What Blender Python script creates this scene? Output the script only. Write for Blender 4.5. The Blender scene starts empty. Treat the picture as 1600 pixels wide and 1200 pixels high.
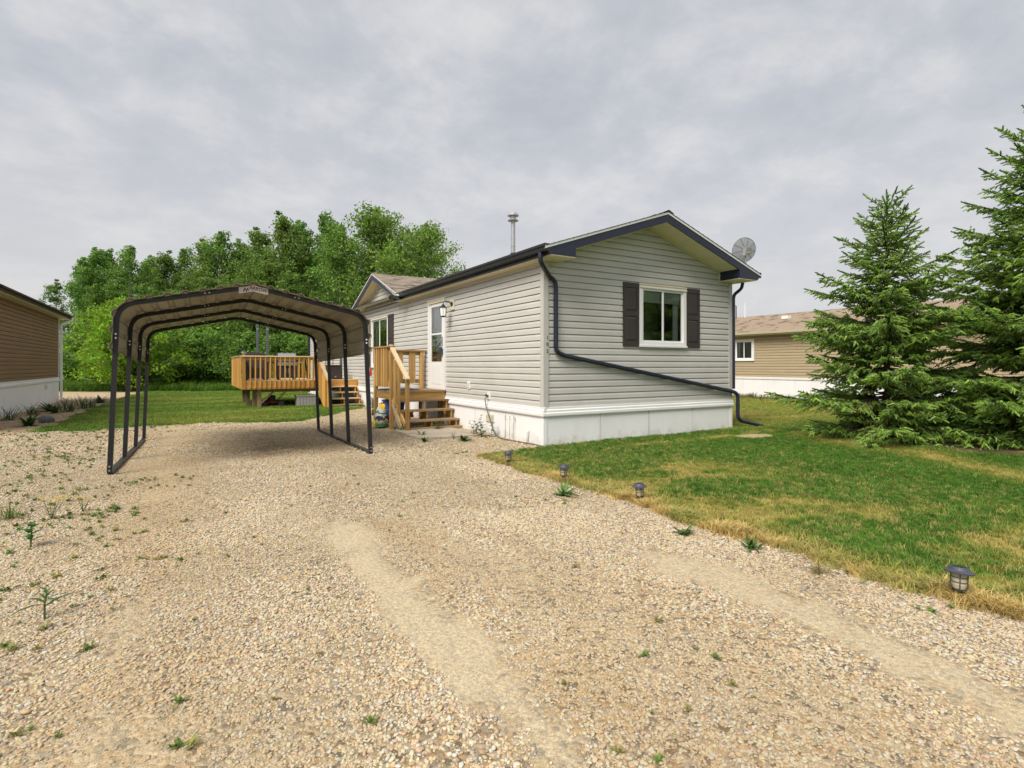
import bpy, math, random
import numpy as np
from mathutils import Vector, Matrix
random.seed(7)
RNG = np.random.default_rng(11)
C = bpy.context.scene.collection
SC = bpy.context.scene
R = math.radians

# ------------------------------------------------------------------ camera, sky, sun, exposure
# the scene is laid out in the home's own axes: +x along its short front wall, +y along its long side wall
CAMX, CAMY, CAMH, YAW = -5.227, -7.663, 1.36, R(-30.96)
cam = bpy.data.cameras.new('camera'); camo = bpy.data.objects.new('camera', cam); C.objects.link(camo)
camo.location = (CAMX, CAMY, CAMH); camo.rotation_euler = (R(90), 0, YAW)
cam.sensor_width = 36; cam.lens = 36 * 858 / 1600; cam.shift_y = -29 / 1600
cam.clip_start = .05; cam.clip_end = 1500
SC.camera = camo

SUN_EL, SUN_AZ = R(49), R(244)      # azimuth clockwise from +y
world = bpy.data.worlds.new('World'); SC.world = world; world.use_nodes = True
nt = world.node_tree; N = nt.nodes; L = nt.links
for n in list(N): N.remove(n)
out = N.new('ShaderNodeOutputWorld'); bg = N.new('ShaderNodeBackground'); L.new(bg.outputs[0], out.inputs[0])
sky = N.new('ShaderNodeTexSky'); sky.sky_type = 'NISHITA'; sky.sun_disc = False
sky.sun_elevation = SUN_EL; sky.sun_rotation = SUN_AZ; sky.air_density = 1.0; sky.dust_density = 3.0
tc = N.new('ShaderNodeTexCoord'); sep = N.new('ShaderNodeSeparateXYZ'); L.new(tc.outputs['Generated'], sep.inputs[0])
def wmath(op, a, b=None, clamp=False):
    m = N.new('ShaderNodeMath'); m.operation = op; m.use_clamp = clamp
    for i, v in enumerate((a, b)):
        if v is None: continue
        if isinstance(v, (int, float)): m.inputs[i].default_value = v
        else: L.new(v, m.inputs[i])
    return m.outputs[0]
zc = wmath('ADD', wmath('MAXIMUM', sep.outputs[2], 0.0), .30)
comb = N.new('ShaderNodeCombineXYZ')
L.new(wmath('DIVIDE', sep.outputs[0], zc), comb.inputs[0]); L.new(wmath('DIVIDE', sep.outputs[1], zc), comb.inputs[1])
nz = N.new('ShaderNodeTexNoise'); nz.inputs['Scale'].default_value = 3.4; nz.inputs['Detail'].default_value = 8
nz.inputs['Roughness'].default_value = .62; nz.inputs['Distortion'].default_value = .15; L.new(comb.outputs[0], nz.inputs['Vector'])
ramp = N.new('ShaderNodeValToRGB'); L.new(nz.outputs['Fac'], ramp.inputs[0])
ramp.color_ramp.elements[0].position = .33; ramp.color_ramp.elements[0].color = (.172, .178, .193, 1)
ramp.color_ramp.elements[1].position = .66; ramp.color_ramp.elements[1].color = (.246, .244, .244, 1)
e = ramp.color_ramp.elements.new(.47); e.color = (.194, .198, .209, 1)
# low sky: pale, slightly warm haze band all round the horizon
hz = N.new('ShaderNodeMapRange'); hz.inputs['From Min'].default_value = .0; hz.inputs['From Max'].default_value = .40
hz.inputs['To Min'].default_value = .92; hz.inputs['To Max'].default_value = 0.0; L.new(sep.outputs[2], hz.inputs['Value'])
mixh = N.new('ShaderNodeMixRGB'); L.new(hz.outputs[0], mixh.inputs[0]); L.new(ramp.outputs[0], mixh.inputs[1])
mixh.inputs[2].default_value = (.240, .235, .235, 1)
skym = N.new('ShaderNodeMixRGB'); skym.blend_type = 'MULTIPLY'; skym.inputs[0].default_value = 1
L.new(sky.outputs[0], skym.inputs[1]); skym.inputs[2].default_value = (.1, .1, .1, 1)
mixs = N.new('ShaderNodeMixRGB'); mixs.inputs[0].default_value = .95
L.new(skym.outputs[0], mixs.inputs[1]); L.new(mixh.outputs[0], mixs.inputs[2])
L.new(mixs.outputs[0], bg.inputs[0]); bg.inputs[1].default_value = 1.0

sun = bpy.data.lights.new('sun', 'SUN'); sun.energy = 1.5; sun.angle = R(32); sun.color = (1, .94, .84)
suno = bpy.data.objects.new('sun', sun); C.objects.link(suno)
sd = Vector((math.sin(SUN_AZ) * math.cos(SUN_EL), math.cos(SUN_AZ) * math.cos(SUN_EL), math.sin(SUN_EL)))
suno.rotation_euler = sd.to_track_quat('Z', 'Y').to_euler(); suno.location = (-20, -10, 30)
SC.view_settings.view_transform = 'Standard'; SC.view_settings.look = 'None'
SC.view_settings.exposure = 1.56; SC.view_settings.gamma = 1; SC.view_settings.use_curve_mapping = False
SC.render.engine = 'CYCLES'
SC.cycles.max_bounces = 6; SC.cycles.transparent_max_bounces = 12; SC.cycles.use_denoising = True

# ------------------------------------------------------------------ helpers
F_ = 858.
def at(px, Y):                     # photo column + distance -> place on the ground plan
    X = (px - 800) / F_ * Y; c, s = math.cos(YAW), math.sin(YAW)
    return CAMX + X * c - Y * s, CAMY + X * s + Y * c
def lin(r, g, b):
    f = lambda v: v / 12.92 if v <= .04045 else ((v + .055) / 1.055) ** 2.4
    return (f(r / 255), f(g / 255), f(b / 255))
def tag(o, label=None, cat=None, group=None, kind=None):
    if label: o['label'] = label
    if cat: o['category'] = cat
    if group: o['group'] = group
    if kind: o['kind'] = kind
    return o
ORG = {}
def thing(name, label, cat, loc=(0, 0, 0), rot=(0, 0, 0), group=None, local=False):
    o = bpy.data.objects.new(name, None); C.objects.link(o); o.location = loc; o.rotation_euler = rot
    o.empty_display_size = .1
    ORG[o.name] = (0, 0, 0) if local else tuple(loc)
    return tag(o, label, cat, group)
class MB:
    def __init__(s, tf=None, flip=False): s.v = []; s.f = []; s.tf = tf; s.flip = flip
    def add(s, vs, fs):
        n = len(s.v)
        s.v += [s.tf(*p) for p in vs] if s.tf else [tuple(p) for p in vs]
        s.f += [tuple(n + i for i in (reversed(f) if s.flip else f)) for f in fs]
        return s
    def box(s, x0, x1, y0, y1, z0, z1):
        if x0 > x1: x0, x1 = x1, x0
        if y0 > y1: y0, y1 = y1, y0
        if z0 > z1: z0, z1 = z1, z0
        return s.add([(x0,y0,z0),(x1,y0,z0),(x1,y1,z0),(x0,y1,z0),(x0,y0,z1),(x1,y0,z1),(x1,y1,z1),(x0,y1,z1)],
              [(0,3,2,1),(4,5,6,7),(0,1,5,4),(1,2,6,5),(2,3,7,6),(3,0,4,7)])
    def beam(s, p0, p1, w, h, up=(0, 0, 1)):   # box from p0 to p1, w across, h along up
        p0, p1 = Vector(p0), Vector(p1); d = (p1 - p0).normalized(); u = Vector(up)
        a = d.cross(u); a = a.normalized() if a.length > 1e-6 else Vector((1, 0, 0)); b = a.cross(d).normalized()
        q = [p + a * (i * w / 2) + b * (j * h / 2) for p in (p0, p1) for i, j in ((-1,-1),(1,-1),(1,1),(-1,1))]
        return s.add([tuple(x) for x in q], [(0,1,2,3),(7,6,5,4),(0,4,5,1),(1,5,6,2),(2,6,7,3),(3,7,4,0)])
    def tube(s, path, r, n=8, cap=True, rz=None):
        P = [Vector(p) for p in path]; rr = r if isinstance(r, (list, tuple)) else [r] * len(P)
        vs = []; up = Vector((0, 0, 1)); a = None
        for i, p in enumerate(P):
            d = (P[min(i+1, len(P)-1)] - P[max(i-1, 0)]).normalized()
            if a is None:
                a = d.cross(up); a = a.normalized() if a.length > 1e-3 else Vector((1, 0, 0))
            a = (a - d * a.dot(d)).normalized(); b = d.cross(a)
            for k in range(n):
                t = 2 * math.pi * (k + .5) / n
                vs.append(tuple(p + (a * math.cos(t) + b * math.sin(t)) * rr[i]))
        fs = [(i*n+k, i*n+(k+1) % n, (i+1)*n+(k+1) % n, (i+1)*n+k) for i in range(len(P)-1) for k in range(n)]
        if cap: fs += [tuple(range(n-1, -1, -1)), tuple((len(P)-1)*n + k for k in range(n))]
        return s.add(vs, fs)
    def lathe(s, prof, n=16, c=(0, 0, 0), sx=1, sy=1):
        vs = [(c[0] + r * math.cos(2*math.pi*k/n) * sx, c[1] + r * math.sin(2*math.pi*k/n) * sy, c[2] + z) for r, z in prof for k in range(n)]
        fs = [(i*n+k, i*n+(k+1) % n, (i+1)*n+(k+1) % n, (i+1)*n+k) for i in range(len(prof)-1) for k in range(n)]
        fs += [tuple(range(n-1, -1, -1)), tuple((len(prof)-1)*n + k for k in range(n))]
        return s.add(vs, fs)
    def prism(s, poly, axis, a, b):            # poly in the two other axes, extruded along axis from a to b
        n = len(poly)
        def P(u, v, t): return {'x': (t, u, v), 'y': (u, t, v), 'z': (u, v, t)}[axis]
        vs = [P(u, v, a) for u, v in poly] + [P(u, v, b) for u, v in poly]
        return s.add(vs, [tuple(range(n)), tuple(range(2*n-1, n-1, -1))] + [(i, n+i, n+(i+1) % n, (i+1) % n) for i in range(n)])
def obj(name, mb, mat, parent=None, smooth=False, bevel=0, kind=None):
    if isinstance(mb, bpy.types.Mesh): me = mb
    else:
        o = ORG[parent.name] if parent else (0, 0, 0)
        me = bpy.data.meshes.new(name)
        me.from_pydata([(x - o[0], y - o[1], z - o[2]) for x, y, z in mb.v], [], mb.f)
        me.update()
    if mat and not me.materials: me.materials.append(mat)
    if smooth: me.polygons.foreach_set('use_smooth', [True] * len(me.polygons))
    ob = bpy.data.objects.new(name, me); C.objects.link(ob)
    if parent:
        ob.parent = parent; ORG[ob.name] = ORG[parent.name]
    else: ORG[ob.name] = (0, 0, 0)
    if bevel:
        m = ob.modifiers.new('bevel', 'BEVEL'); m.width = bevel; m.segments = 1; m.limit_method = 'ANGLE'
    if kind: ob['kind'] = kind
    return ob
def copy_tree(o, parent=None):
    c = o.copy(); C.objects.link(c)
    if parent: c.parent = parent
    for ch in o.children: copy_tree(ch, c)
    return c
def npmesh(name, V, Fq, mat, cols=None, smooth=False):
    """V (n,3), Fq (m,k) numpy -> mesh, with an optional per-corner-vertex colour attribute 'tint'"""
    me = bpy.data.meshes.new(name); n, (m, k) = len(V), Fq.shape
    me.vertices.add(n); me.vertices.foreach_set('co', np.ascontiguousarray(V, dtype=np.float32).ravel())
    me.loops.add(m*k); me.loops.foreach_set('vertex_index', Fq.astype(np.int32).ravel())
    me.polygons.add(m); me.polygons.foreach_set('loop_start', (np.arange(m)*k).astype(np.int32))
    me.polygons.foreach_set('loop_total', np.full(m, k, dtype=np.int32))
    if cols is not None:
        a = me.attributes.new('tint', 'FLOAT_COLOR', 'POINT')
        a.data.foreach_set('color', np.concatenate([cols, np.ones((n, 1))], 1).astype(np.float32).ravel())
    if smooth: me.polygons.foreach_set('use_smooth', np.ones(m, dtype=bool))
    me.update(calc_edges=True); me.validate()
    if mat: me.materials.append(mat)
    return me

# value noise
_perm = np.random.default_rng(3).random((256, 256))
def vnoise(x, y):
    xi = np.floor(x).astype(int); yi = np.floor(y).astype(int); fx = x - xi; fy = y - yi
    fx = fx*fx*(3-2*fx); fy = fy*fy*(3-2*fy); g = lambda i, j: _perm[i & 255, j & 255]
    return (g(xi, yi)*(1-fx) + g(xi+1, yi)*fx)*(1-fy) + (g(xi, yi+1)*(1-fx) + g(xi+1, yi+1)*fx)*fy
def fbm(x, y, o=4):
    s = 0; a = .5; t = 0
    for k in range(o):
        s = s + a*vnoise(x*2**k + 17.3*k, y*2**k + 9.1*k); t += a; a *= .5
    return s / t
def sstep(a, b, x): t = np.clip((x-a)/(b-a), 0, 1); return t*t*(3-2*t)

# ------------------------------------------------------------------ materials
def newmat(name):
    m = bpy.data.materials.new(name); m.use_nodes = True; return m, m.node_tree.nodes, m.node_tree.links, m.node_tree.nodes['Principled BSDF']
def pmat(name, col, rough=.6, var=.12, scale=6, bump=.0, metal=0., stretch=(1, 1, 1), dirt=None, dirtscale=1.5, dirtamt=.5, spec=.5, bscale=None):
    m, n, l, b = newmat(name)
    tcx = n.new('ShaderNodeTexCoord'); mp = n.new('ShaderNodeMapping'); mp.inputs['Scale'].default_value = stretch
    l.new(tcx.outputs['Object'], mp.inputs[0])
    nz = n.new('ShaderNodeTexNoise'); nz.inputs['Scale'].default_value = scale; nz.inputs['Detail'].default_value = 6; nz.inputs['Roughness'].default_value = .6
    l.new(mp.outputs[0], nz.inputs['Vector'])
    rp = n.new('ShaderNodeValToRGB'); l.new(nz.outputs['Fac'], rp.inputs[0])
    rp.color_ramp.elements[0].position = .28; rp.color_ramp.elements[1].position = .72
    rp.color_ramp.elements[0].color = (*[c*(1-var) for c in col], 1); rp.color_ramp.elements[1].color = (*[min(1, c*(1+var)) for c in col], 1)
    src = rp.outputs[0]
    if dirt:
        n2 = n.new('ShaderNodeTexNoise'); n2.inputs['Scale'].default_value = dirtscale; n2.inputs['Detail'].default_value = 8; n2.inputs['Roughness'].default_value = .7
        l.new(mp.outputs[0], n2.inputs['Vector'])
        r2 = n.new('ShaderNodeValToRGB'); r2.color_ramp.elements[0].position = .48; r2.color_ramp.elements[1].position = .75
        r2.color_ramp.elements[0].color = (0, 0, 0, 1); r2.color_ramp.elements[1].color = (dirtamt,)*3 + (1,)
        l.new(n2.outputs['Fac'], r2.inputs[0])
        mx = n.new('ShaderNodeMixRGB'); l.new(r2.outputs[0], mx.inputs[0]); l.new(src, mx.inputs[1]); mx.inputs[2].default_value = (*dirt, 1); src = mx.outputs[0]
    l.new(src, b.inputs['Base Color']); b.inputs['Roughness'].default_value = rough; b.inputs['Metallic'].default_value = metal
    b.inputs['Specular IOR Level'].default_value = spec
    if bump:
        bp = n.new('ShaderNodeBump'); bp.inputs['Strength'].default_value = bump; bp.inputs['Distance'].default_value = .01
        if bscale:
            n3 = n.new('ShaderNodeTexNoise'); n3.inputs['Scale'].default_value = bscale; l.new(mp.outputs[0], n3.inputs['Vector']); l.new(n3.outputs['Fac'], bp.inputs['Height'])
        else: l.new(nz.outputs['Fac'], bp.inputs['Height'])
        l.new(bp.outputs[0], b.inputs['Normal'])
    return m
def woodmat(name, col, axis, dark=.45, rough=.75):
    st = {'x': (1.2, 22, 22), 'y': (22, 1.2, 22), 'z': (22, 22, 1.2)}[axis]
    m, n, l, b = newmat(name)
    tcx = n.new('ShaderNodeTexCoord'); oi = n.new('ShaderNodeObjectInfo'); mp = n.new('ShaderNodeMapping'); mp.inputs['Scale'].default_value = st
    ad = n.new('ShaderNodeVectorMath'); ad.operation = 'ADD'
    sc = n.new('ShaderNodeVectorMath'); sc.operation = 'SCALE'; sc.inputs[0].default_value = (31, 17, 23); l.new(oi.outputs['Random'], sc.inputs['Scale'])
    l.new(tcx.outputs['Object'], ad.inputs[0]); l.new(sc.outputs[0], ad.inputs[1]); l.new(ad.outputs[0], mp.inputs[0])
    nz = n.new('ShaderNodeTexNoise'); nz.inputs['Scale'].default_value = 1; nz.inputs['Detail'].default_value = 7; nz.inputs['Roughness'].default_value = .65
    nz.inputs['Distortion'].default_value = .6; l.new(mp.outputs[0], nz.inputs['Vector'])
    rp = n.new('ShaderNodeValToRGB'); l.new(nz.outputs['Fac'], rp.inputs[0])
    rp.color_ramp.elements[0].position = .25; rp.color_ramp.elements[1].position = .7
    rp.color_ramp.elements[0].color = (*[c*(1-dark) for c in col], 1); rp.color_ramp.elements[1].color = (*[c*1.18 for c in col], 1)
    hs = n.new('ShaderNodeHueSaturation'); l.new(rp.outputs[0], hs.inputs['Color'])
    mr = n.new('ShaderNodeMapRange'); mr.inputs['To Min'].default_value = .62; mr.inputs['To Max'].default_value = 1.2; l.new(oi.outputs['Random'], mr.inputs['Value']); l.new(mr.outputs[0], hs.inputs['Value'])
    l.new(hs.outputs[0], b.inputs['Base Color']); b.inputs['Roughness'].default_value = rough; b.inputs['Specular IOR Level'].default_value = .3
    bp = n.new('ShaderNodeBump'); bp.inputs['Strength'].default_value = .35; bp.inputs['Distance'].default_value = .004; l.new(nz.outputs['Fac'], bp.inputs['Height']); l.new(bp.outputs[0], b.inputs['Normal'])
    return m
def leafmat(name, instancer=False, trans=.35, rough=.55, mul=1.0, spec=.3):
    m, n, l, b = newmat(name); outn = n['Material Output']
    at_ = n.new('ShaderNodeAttribute'); at_.attribute_name = 'tint'
    if instancer: at_.attribute_type = 'INSTANCER'
    src = at_.outputs['Color']
    if mul != 1:
        hs = n.new('ShaderNodeHueSaturation'); hs.inputs['Value'].default_value = mul; l.new(src, hs.inputs['Color']); src = hs.outputs[0]
    l.new(src, b.inputs['Base Color']); b.inputs['Roughness'].default_value = rough; b.inputs['Specular IOR Level'].default_value = spec
    tr = n.new('ShaderNodeBsdfTranslucent'); l.new(src, tr.inputs[0]); mx = n.new('ShaderNodeMixShader'); mx.inputs[0].default_value = trans
    l.new(b.outputs[0], mx.inputs[1]); l.new(tr.outputs[0], mx.inputs[2]); l.new(mx.outputs[0], outn.inputs[0])
    return m
def glassmat(name, tint=(.84, .87, .86), base=.10):
    m, n, l, b = newmat(name); outn = n['Material Output']; n.remove(b)
    fr = n.new('ShaderNodeFresnel'); fr.inputs[0].default_value = 1.52
    ml = n.new('ShaderNodeMath'); ml.operation = 'MULTIPLY_ADD'; l.new(fr.outputs[0], ml.inputs[0]); ml.inputs[1].default_value = 1.5; ml.inputs[2].default_value = base
    gl = n.new('ShaderNodeBsdfGlossy'); gl.inputs['Roughness'].default_value = .015; gl.inputs['Color'].default_value = (.95, .97, .96, 1)
    tp = n.new('ShaderNodeBsdfTransparent'); tp.inputs[0].default_value = (*tint, 1)
    mx = n.new('ShaderNodeMixShader'); l.new(ml.outputs[0], mx.inputs[0]); l.new(tp.outputs[0], mx.inputs[1]); l.new(gl.outputs[0], mx.inputs[2]); l.new(mx.outputs[0], outn.inputs[0])
    return m
def shinglemat(name, c1, c2, axis):
    m, n, l, b = newmat(name)
    tcx = n.new('ShaderNodeTexCoord'); oi = n.new('ShaderNodeMapping'); l.new(tcx.outputs['Object'], oi.inputs[0])
    if axis == 'x': oi.inputs['Scale'].default_value = (4.2, 7.0, 7.0)
    else: oi.inputs['Scale'].default_value = (7.0, 4.2, 7.0)
    vo = n.new('ShaderNodeTexVoronoi'); vo.inputs['Scale'].default_value = 1; l.new(oi.outputs[0], vo.inputs['Vector'])
    nz = n.new('ShaderNodeTexNoise'); nz.inputs['Scale'].default_value = 120; nz.inputs['Detail'].default_value = 2; l.new(tcx.outputs['Object'], nz.inputs['Vector'])
    n2 = n.new('ShaderNodeTexNoise'); n2.inputs['Scale'].default_value = 1.3; n2.inputs['Detail'].default_value = 4; l.new(tcx.outputs['Object'], n2.inputs['Vector'])
    sp = n.new('ShaderNodeSeparateColor'); l.new(vo.outputs['Color'], sp.inputs[0])
    a = n.new('ShaderNodeMath'); a.operation = 'MULTIPLY_ADD'; l.new(nz.outputs['Fac'], a.inputs[0]); a.inputs[1].default_value = .5; l.new(sp.outputs[0], a.inputs[2])
    a2 = n.new('ShaderNodeMath'); a2.operation = 'MULTIPLY_ADD'; l.new(n2.outputs['Fac'], a2.inputs[0]); a2.inputs[1].default_value = .5; l.new(a.outputs[0], a2.inputs[2])
    rp = n.new('ShaderNodeValToRGB'); rp.color_ramp.elements[0].position = .45; rp.color_ramp.elements[1].position = 1.35/1.5
    rp.color_ramp.elements[0].color = (*c1, 1); rp.color_ramp.elements[1].color = (*c2, 1); l.new(a2.outputs[0], rp.inputs[0])
    l.new(rp.outputs[0], b.inputs['Base Color']); b.inputs['Roughness'].default_value = .95; b.inputs['Specular IOR Level'].default_value = .2
    bp = n.new('ShaderNodeBump'); bp.inputs['Strength'].default_value = .5; bp.inputs['Distance'].default_value = .006; l.new(nz.outputs['Fac'], bp.inputs['Height']); l.new(bp.outputs[0], b.inputs['Normal'])
    return m

M = {}
M['siding'] = pmat('vinyl_siding', (.53, .52, .487), .5, .05, 1.2, .04, stretch=(1, 1, 3), dirt=(.36, .33, .27), dirtscale=.9, dirtamt=.35, bscale=60, spec=.35)
M['trim'] = pmat('vinyl_trim', (.50, .49, .46), .45, .04, 3, spec=.35)
M['white'] = pmat('white_vinyl', (.78, .78, .78), .45, .03, 2, .02, dirt=(.62, .60, .54), dirtscale=1.1, dirtamt=.3, spec=.35)
M['skirt'] = pmat('white_skirting', (.83, .83, .84), .5, .03, 1.5, .03, stretch=(1, 1, .4), dirt=(.60, .58, .53), dirtscale=1.2, dirtamt=.32, spec=.3)
def splash(m):
    n, l = m.node_tree.nodes, m.node_tree.links; b = n['Principled BSDF']; src = b.inputs['Base Color'].links[0].from_socket
    tcx = n.new('ShaderNodeTexCoord'); sp = n.new('ShaderNodeSeparateXYZ'); l.new(tcx.outputs['Object'], sp.inputs[0])
    nz = n.new('ShaderNodeTexNoise'); nz.inputs['Scale'].default_value = 5; nz.inputs['Detail'].default_value = 9; nz.inputs['Roughness'].default_value = .75; l.new(tcx.outputs['Object'], nz.inputs['Vector'])
    a = n.new('ShaderNodeMath'); a.operation = 'MULTIPLY_ADD'; l.new(sp.outputs[2], a.inputs[0]); a.inputs[1].default_value = -1.15; l.new(nz.outputs['Fac'], a.inputs[2])
    mr = n.new('ShaderNodeMapRange'); mr.inputs['From Min'].default_value = .34; mr.inputs['From Max'].default_value = .62; mr.inputs['To Max'].default_value = .55; l.new(a.outputs[0], mr.inputs['Value'])
    mx = n.new('ShaderNodeMixRGB'); l.new(mr.outputs[0], mx.inputs[0]); l.new(src, mx.inputs[1]); mx.inputs[2].default_value = (.42, .35, .24, 1); l.new(mx.outputs[0], b.inputs['Base Color'])
splash(M['skirt'])
M['cream'] = pmat('cream_vinyl', (.66, .60, .45), .5, .05, 3, spec=.3)
M['soffit'] = pmat('soffit_vinyl', (.78, .71, .52), .55, .06, 2, .02, spec=.3)
M['navy'] = pmat('navy_metal', (.014, .018, .038), .38, .15, 3, .03, spec=.5)
M['darkmetal'] = pmat('dark_gutter_metal', (.020, .021, .028), .35, .15, 3, spec=.5)
M['shutter'] = pmat('brown_shutter', (.042, .033, .031), .55, .12, 4, .05)
M['shingle_x'] = shinglemat('roof_shingles_main', (.10, .08, .06), (.30, .25, .20), 'y')
M['shingle_y'] = shinglemat('roof_shingles_cross', (.10, .08, .06), (.30, .25, .20), 'x')
M['galv'] = pmat('galvanised_steel', (.42, .43, .44), .45, .12, 8, .03, metal=.6)
M['glass'] = glassmat('window_glass')
M['screen'] = pmat('insect_screen', (.035, .035, .038), .8, .1, 30)
M['room'] = pmat('dim_room', (.17, .15, .14), .9, .2, 2)
M['blind'] = pmat('window_blind', (.45, .50, .44), .8, .05, 3)
M['curtain'] = pmat('sheer_curtain', (.70, .72, .70), .9, .08, 4, stretch=(8, 8, .3))
M['black'] = pmat('black_plastic', (.02, .02, .022), .5, .15, 8)
M['carportmetal'] = pmat('carport_tube', (.011, .011, .014), .42, .2, 6, .04, dirt=(.06, .05, .04), dirtscale=2, dirtamt=.15)
M['panel'] = pmat('carport_panel', (.30, .275, .22), .5, .14, 2.2, .05, stretch=(1, .5, 1), dirt=(.17, .14, .10), dirtscale=1.4, dirtamt=.55)
for ax in 'xyz':
    M['wood_'+ax] = woodmat('treated_wood_'+ax, (.54, .325, .11), ax)
    M['deck_'+ax] = woodmat('stained_deck_wood_'+ax, (.62, .335, .085), ax, .35)
    M['raw_'+ax] = woodmat('new_pale_lumber_'+ax, (.66, .50, .31), ax, .25)
    M['old_'+ax] = woodmat('weathered_wood_'+ax, (.33, .235, .13), ax, .5)
M['steel'] = pmat('stainless_steel', (.55, .55, .56), .3, .08, 10, metal=.9, stretch=(1, 1, 20))
M['grilldark'] = pmat('grill_enamel', (.03, .028, .03), .35, .15, 4)
M['wicker'] = pmat('dark_brown_wicker', (.035, .026, .024), .6, .25, 60, .2)
M['post_grey'] = pmat('blue_grey_post', (.10, .115, .14), .5, .1, 5)
M['bark'] = pmat('aspen_bark', (.36, .35, .30), .9, .25, 3, .3, stretch=(1, 1, 3), dirt=(.05, .045, .04), dirtscale=5, dirtamt=.8)
M['spruce_bark'] = pmat('spruce_bark', (.10, .07, .05), .95, .3, 8, .5)
M['leaf'] = leafmat('aspen_leaves', trans=.46)
M['needle'] = leafmat('spruce_needles', trans=.30, rough=.6)
M['grass'] = leafmat('grass_blades', instancer=True, trans=.3, rough=.6, spec=.15)
M['weed'] = leafmat('weed_leaves', trans=.3, rough=.5)
M['tan'] = pmat('tan_vinyl_siding', (.42, .335, .215), .55, .05, 1.5, .03, stretch=(1, 1, 3), spec=.3)
M['brown'] = pmat('brown_vinyl_siding', (.25, .150, .088), .55, .06, 1.5, .03, stretch=(1, 1, 3), spec=.3)
M['concrete'] = pmat('concrete_paver', (.42, .36, .28), .9, .15, 9, .3, dirt=(.25, .2, .13), dirtscale=2.5, dirtamt=.6)
M['yellow'] = pmat('yellow_plastic_bag', (.75, .50, .02), .45, .08, 6, .2)
M['bagwhite'] = pmat('white_bag_print', (.66, .70, .68), .45, .05, 6, .2)
M['baggreen'] = pmat('green_bag_print', (.06, .30, .10), .45, .1, 6, .2)
M['bagnavy'] = pmat('navy_bag_print', (.03, .035, .09), .45, .1, 6)
M['blue'] = pmat('blue_plastic', (.05, .12, .42), .45, .1, 4)
M['red'] = pmat('red_plastic', (.50, .03, .03), .5, .1, 5)
M['orange'] = pmat('orange_crate', (.45, .14, .03), .6, .15, 5)
M['greyplastic'] = pmat('grey_resin', (.33, .33, .33), .6, .08, 6, .05)
M['cable'] = pmat('grey_cable', (.12, .12, .11), .6, .1, 8)
M['lens'] = pmat('ribbed_lens', (.42, .38, .26), .25, .1, 20)
M['solarpanel'] = pmat('solar_cell', (.02, .025, .05), .2, .2, 30)
M['solarcap'] = pmat('grey_lamp_cap', (.055, .06, .085), .5, .15, 10)
def lampmat():
    m, n, l, b = newmat('lit_lantern_glass'); b.inputs['Base Color'].default_value = (.75, .78, .74, 1); b.inputs['Roughness'].default_value = .3
    b.inputs['Emission Color'].default_value = (1, .97, .88, 1); b.inputs['Emission Strength'].default_value = .12
    tcx = n.new('ShaderNodeTexCoord'); nz = n.new('ShaderNodeTexNoise'); nz.inputs['Scale'].default_value = 30; l.new(tcx.outputs['Object'], nz.inputs['Vector'])
    bp = n.new('ShaderNodeBump'); bp.inputs['Strength'].default_value = .3; bp.inputs['Distance'].default_value = .003; l.new(nz.outputs['Fac'], bp.inputs['Height']); l.new(bp.outputs[0], b.inputs['Normal'])
    return m
M['lampglass'] = lampmat()
def meshdish():
    m, n, l, b = newmat('dish_mesh'); outn = n['Material Output']
    b.inputs['Base Color'].default_value = (.28, .29, .29, 1); b.inputs['Roughness'].default_value = .5; b.inputs['Metallic'].default_value = .3
    tcx = n.new('ShaderNodeTexCoord'); nz = n.new('ShaderNodeTexNoise'); nz.inputs['Scale'].default_value = 6; l.new(tcx.outputs['Object'], nz.inputs['Vector'])
    mr = n.new('ShaderNodeMapRange'); mr.inputs['To Min'].default_value = .62; mr.inputs['To Max'].default_value = .80; l.new(nz.outputs['Fac'], mr.inputs['Value'])
    tp = n.new('ShaderNodeBsdfTransparent'); mx = n.new('ShaderNodeMixShader'); l.new(mr.outputs[0], mx.inputs[0]); l.new(tp.outputs[0], mx.inputs[1]); l.new(b.outputs[0], mx.inputs[2]); l.new(mx.outputs[0], outn.inputs[0])
    return m
M['dish'] = meshdish()

# ------------------------------------------------------------------ ground
CPX, CPY, CPROT, CPL = -4.38, .714, R(-1.71), 4.4
def ground_z(x, y):
    x = np.asarray(x, float); y = np.asarray(y, float)
    t = y - CPY
    dip = -.0233*np.clip(t, 0, 4.4)*(1-sstep(4.6, 8.5, t))*(1-sstep(2.0, 4.2, np.abs(x-CPX)))
    mound = .10*np.exp(-(((x-5.75)/1.3)**2 + ((y+3.6)/1.9)**2))
    return dip + mound + .025*(fbm(x*.35+5, y*.35+3, 3)-.5)*sstep(.3, 1.5, np.abs(x+1.4))
def gz(x, y): return float(ground_z(np.array([x]), np.array([y]))[0])

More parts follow.
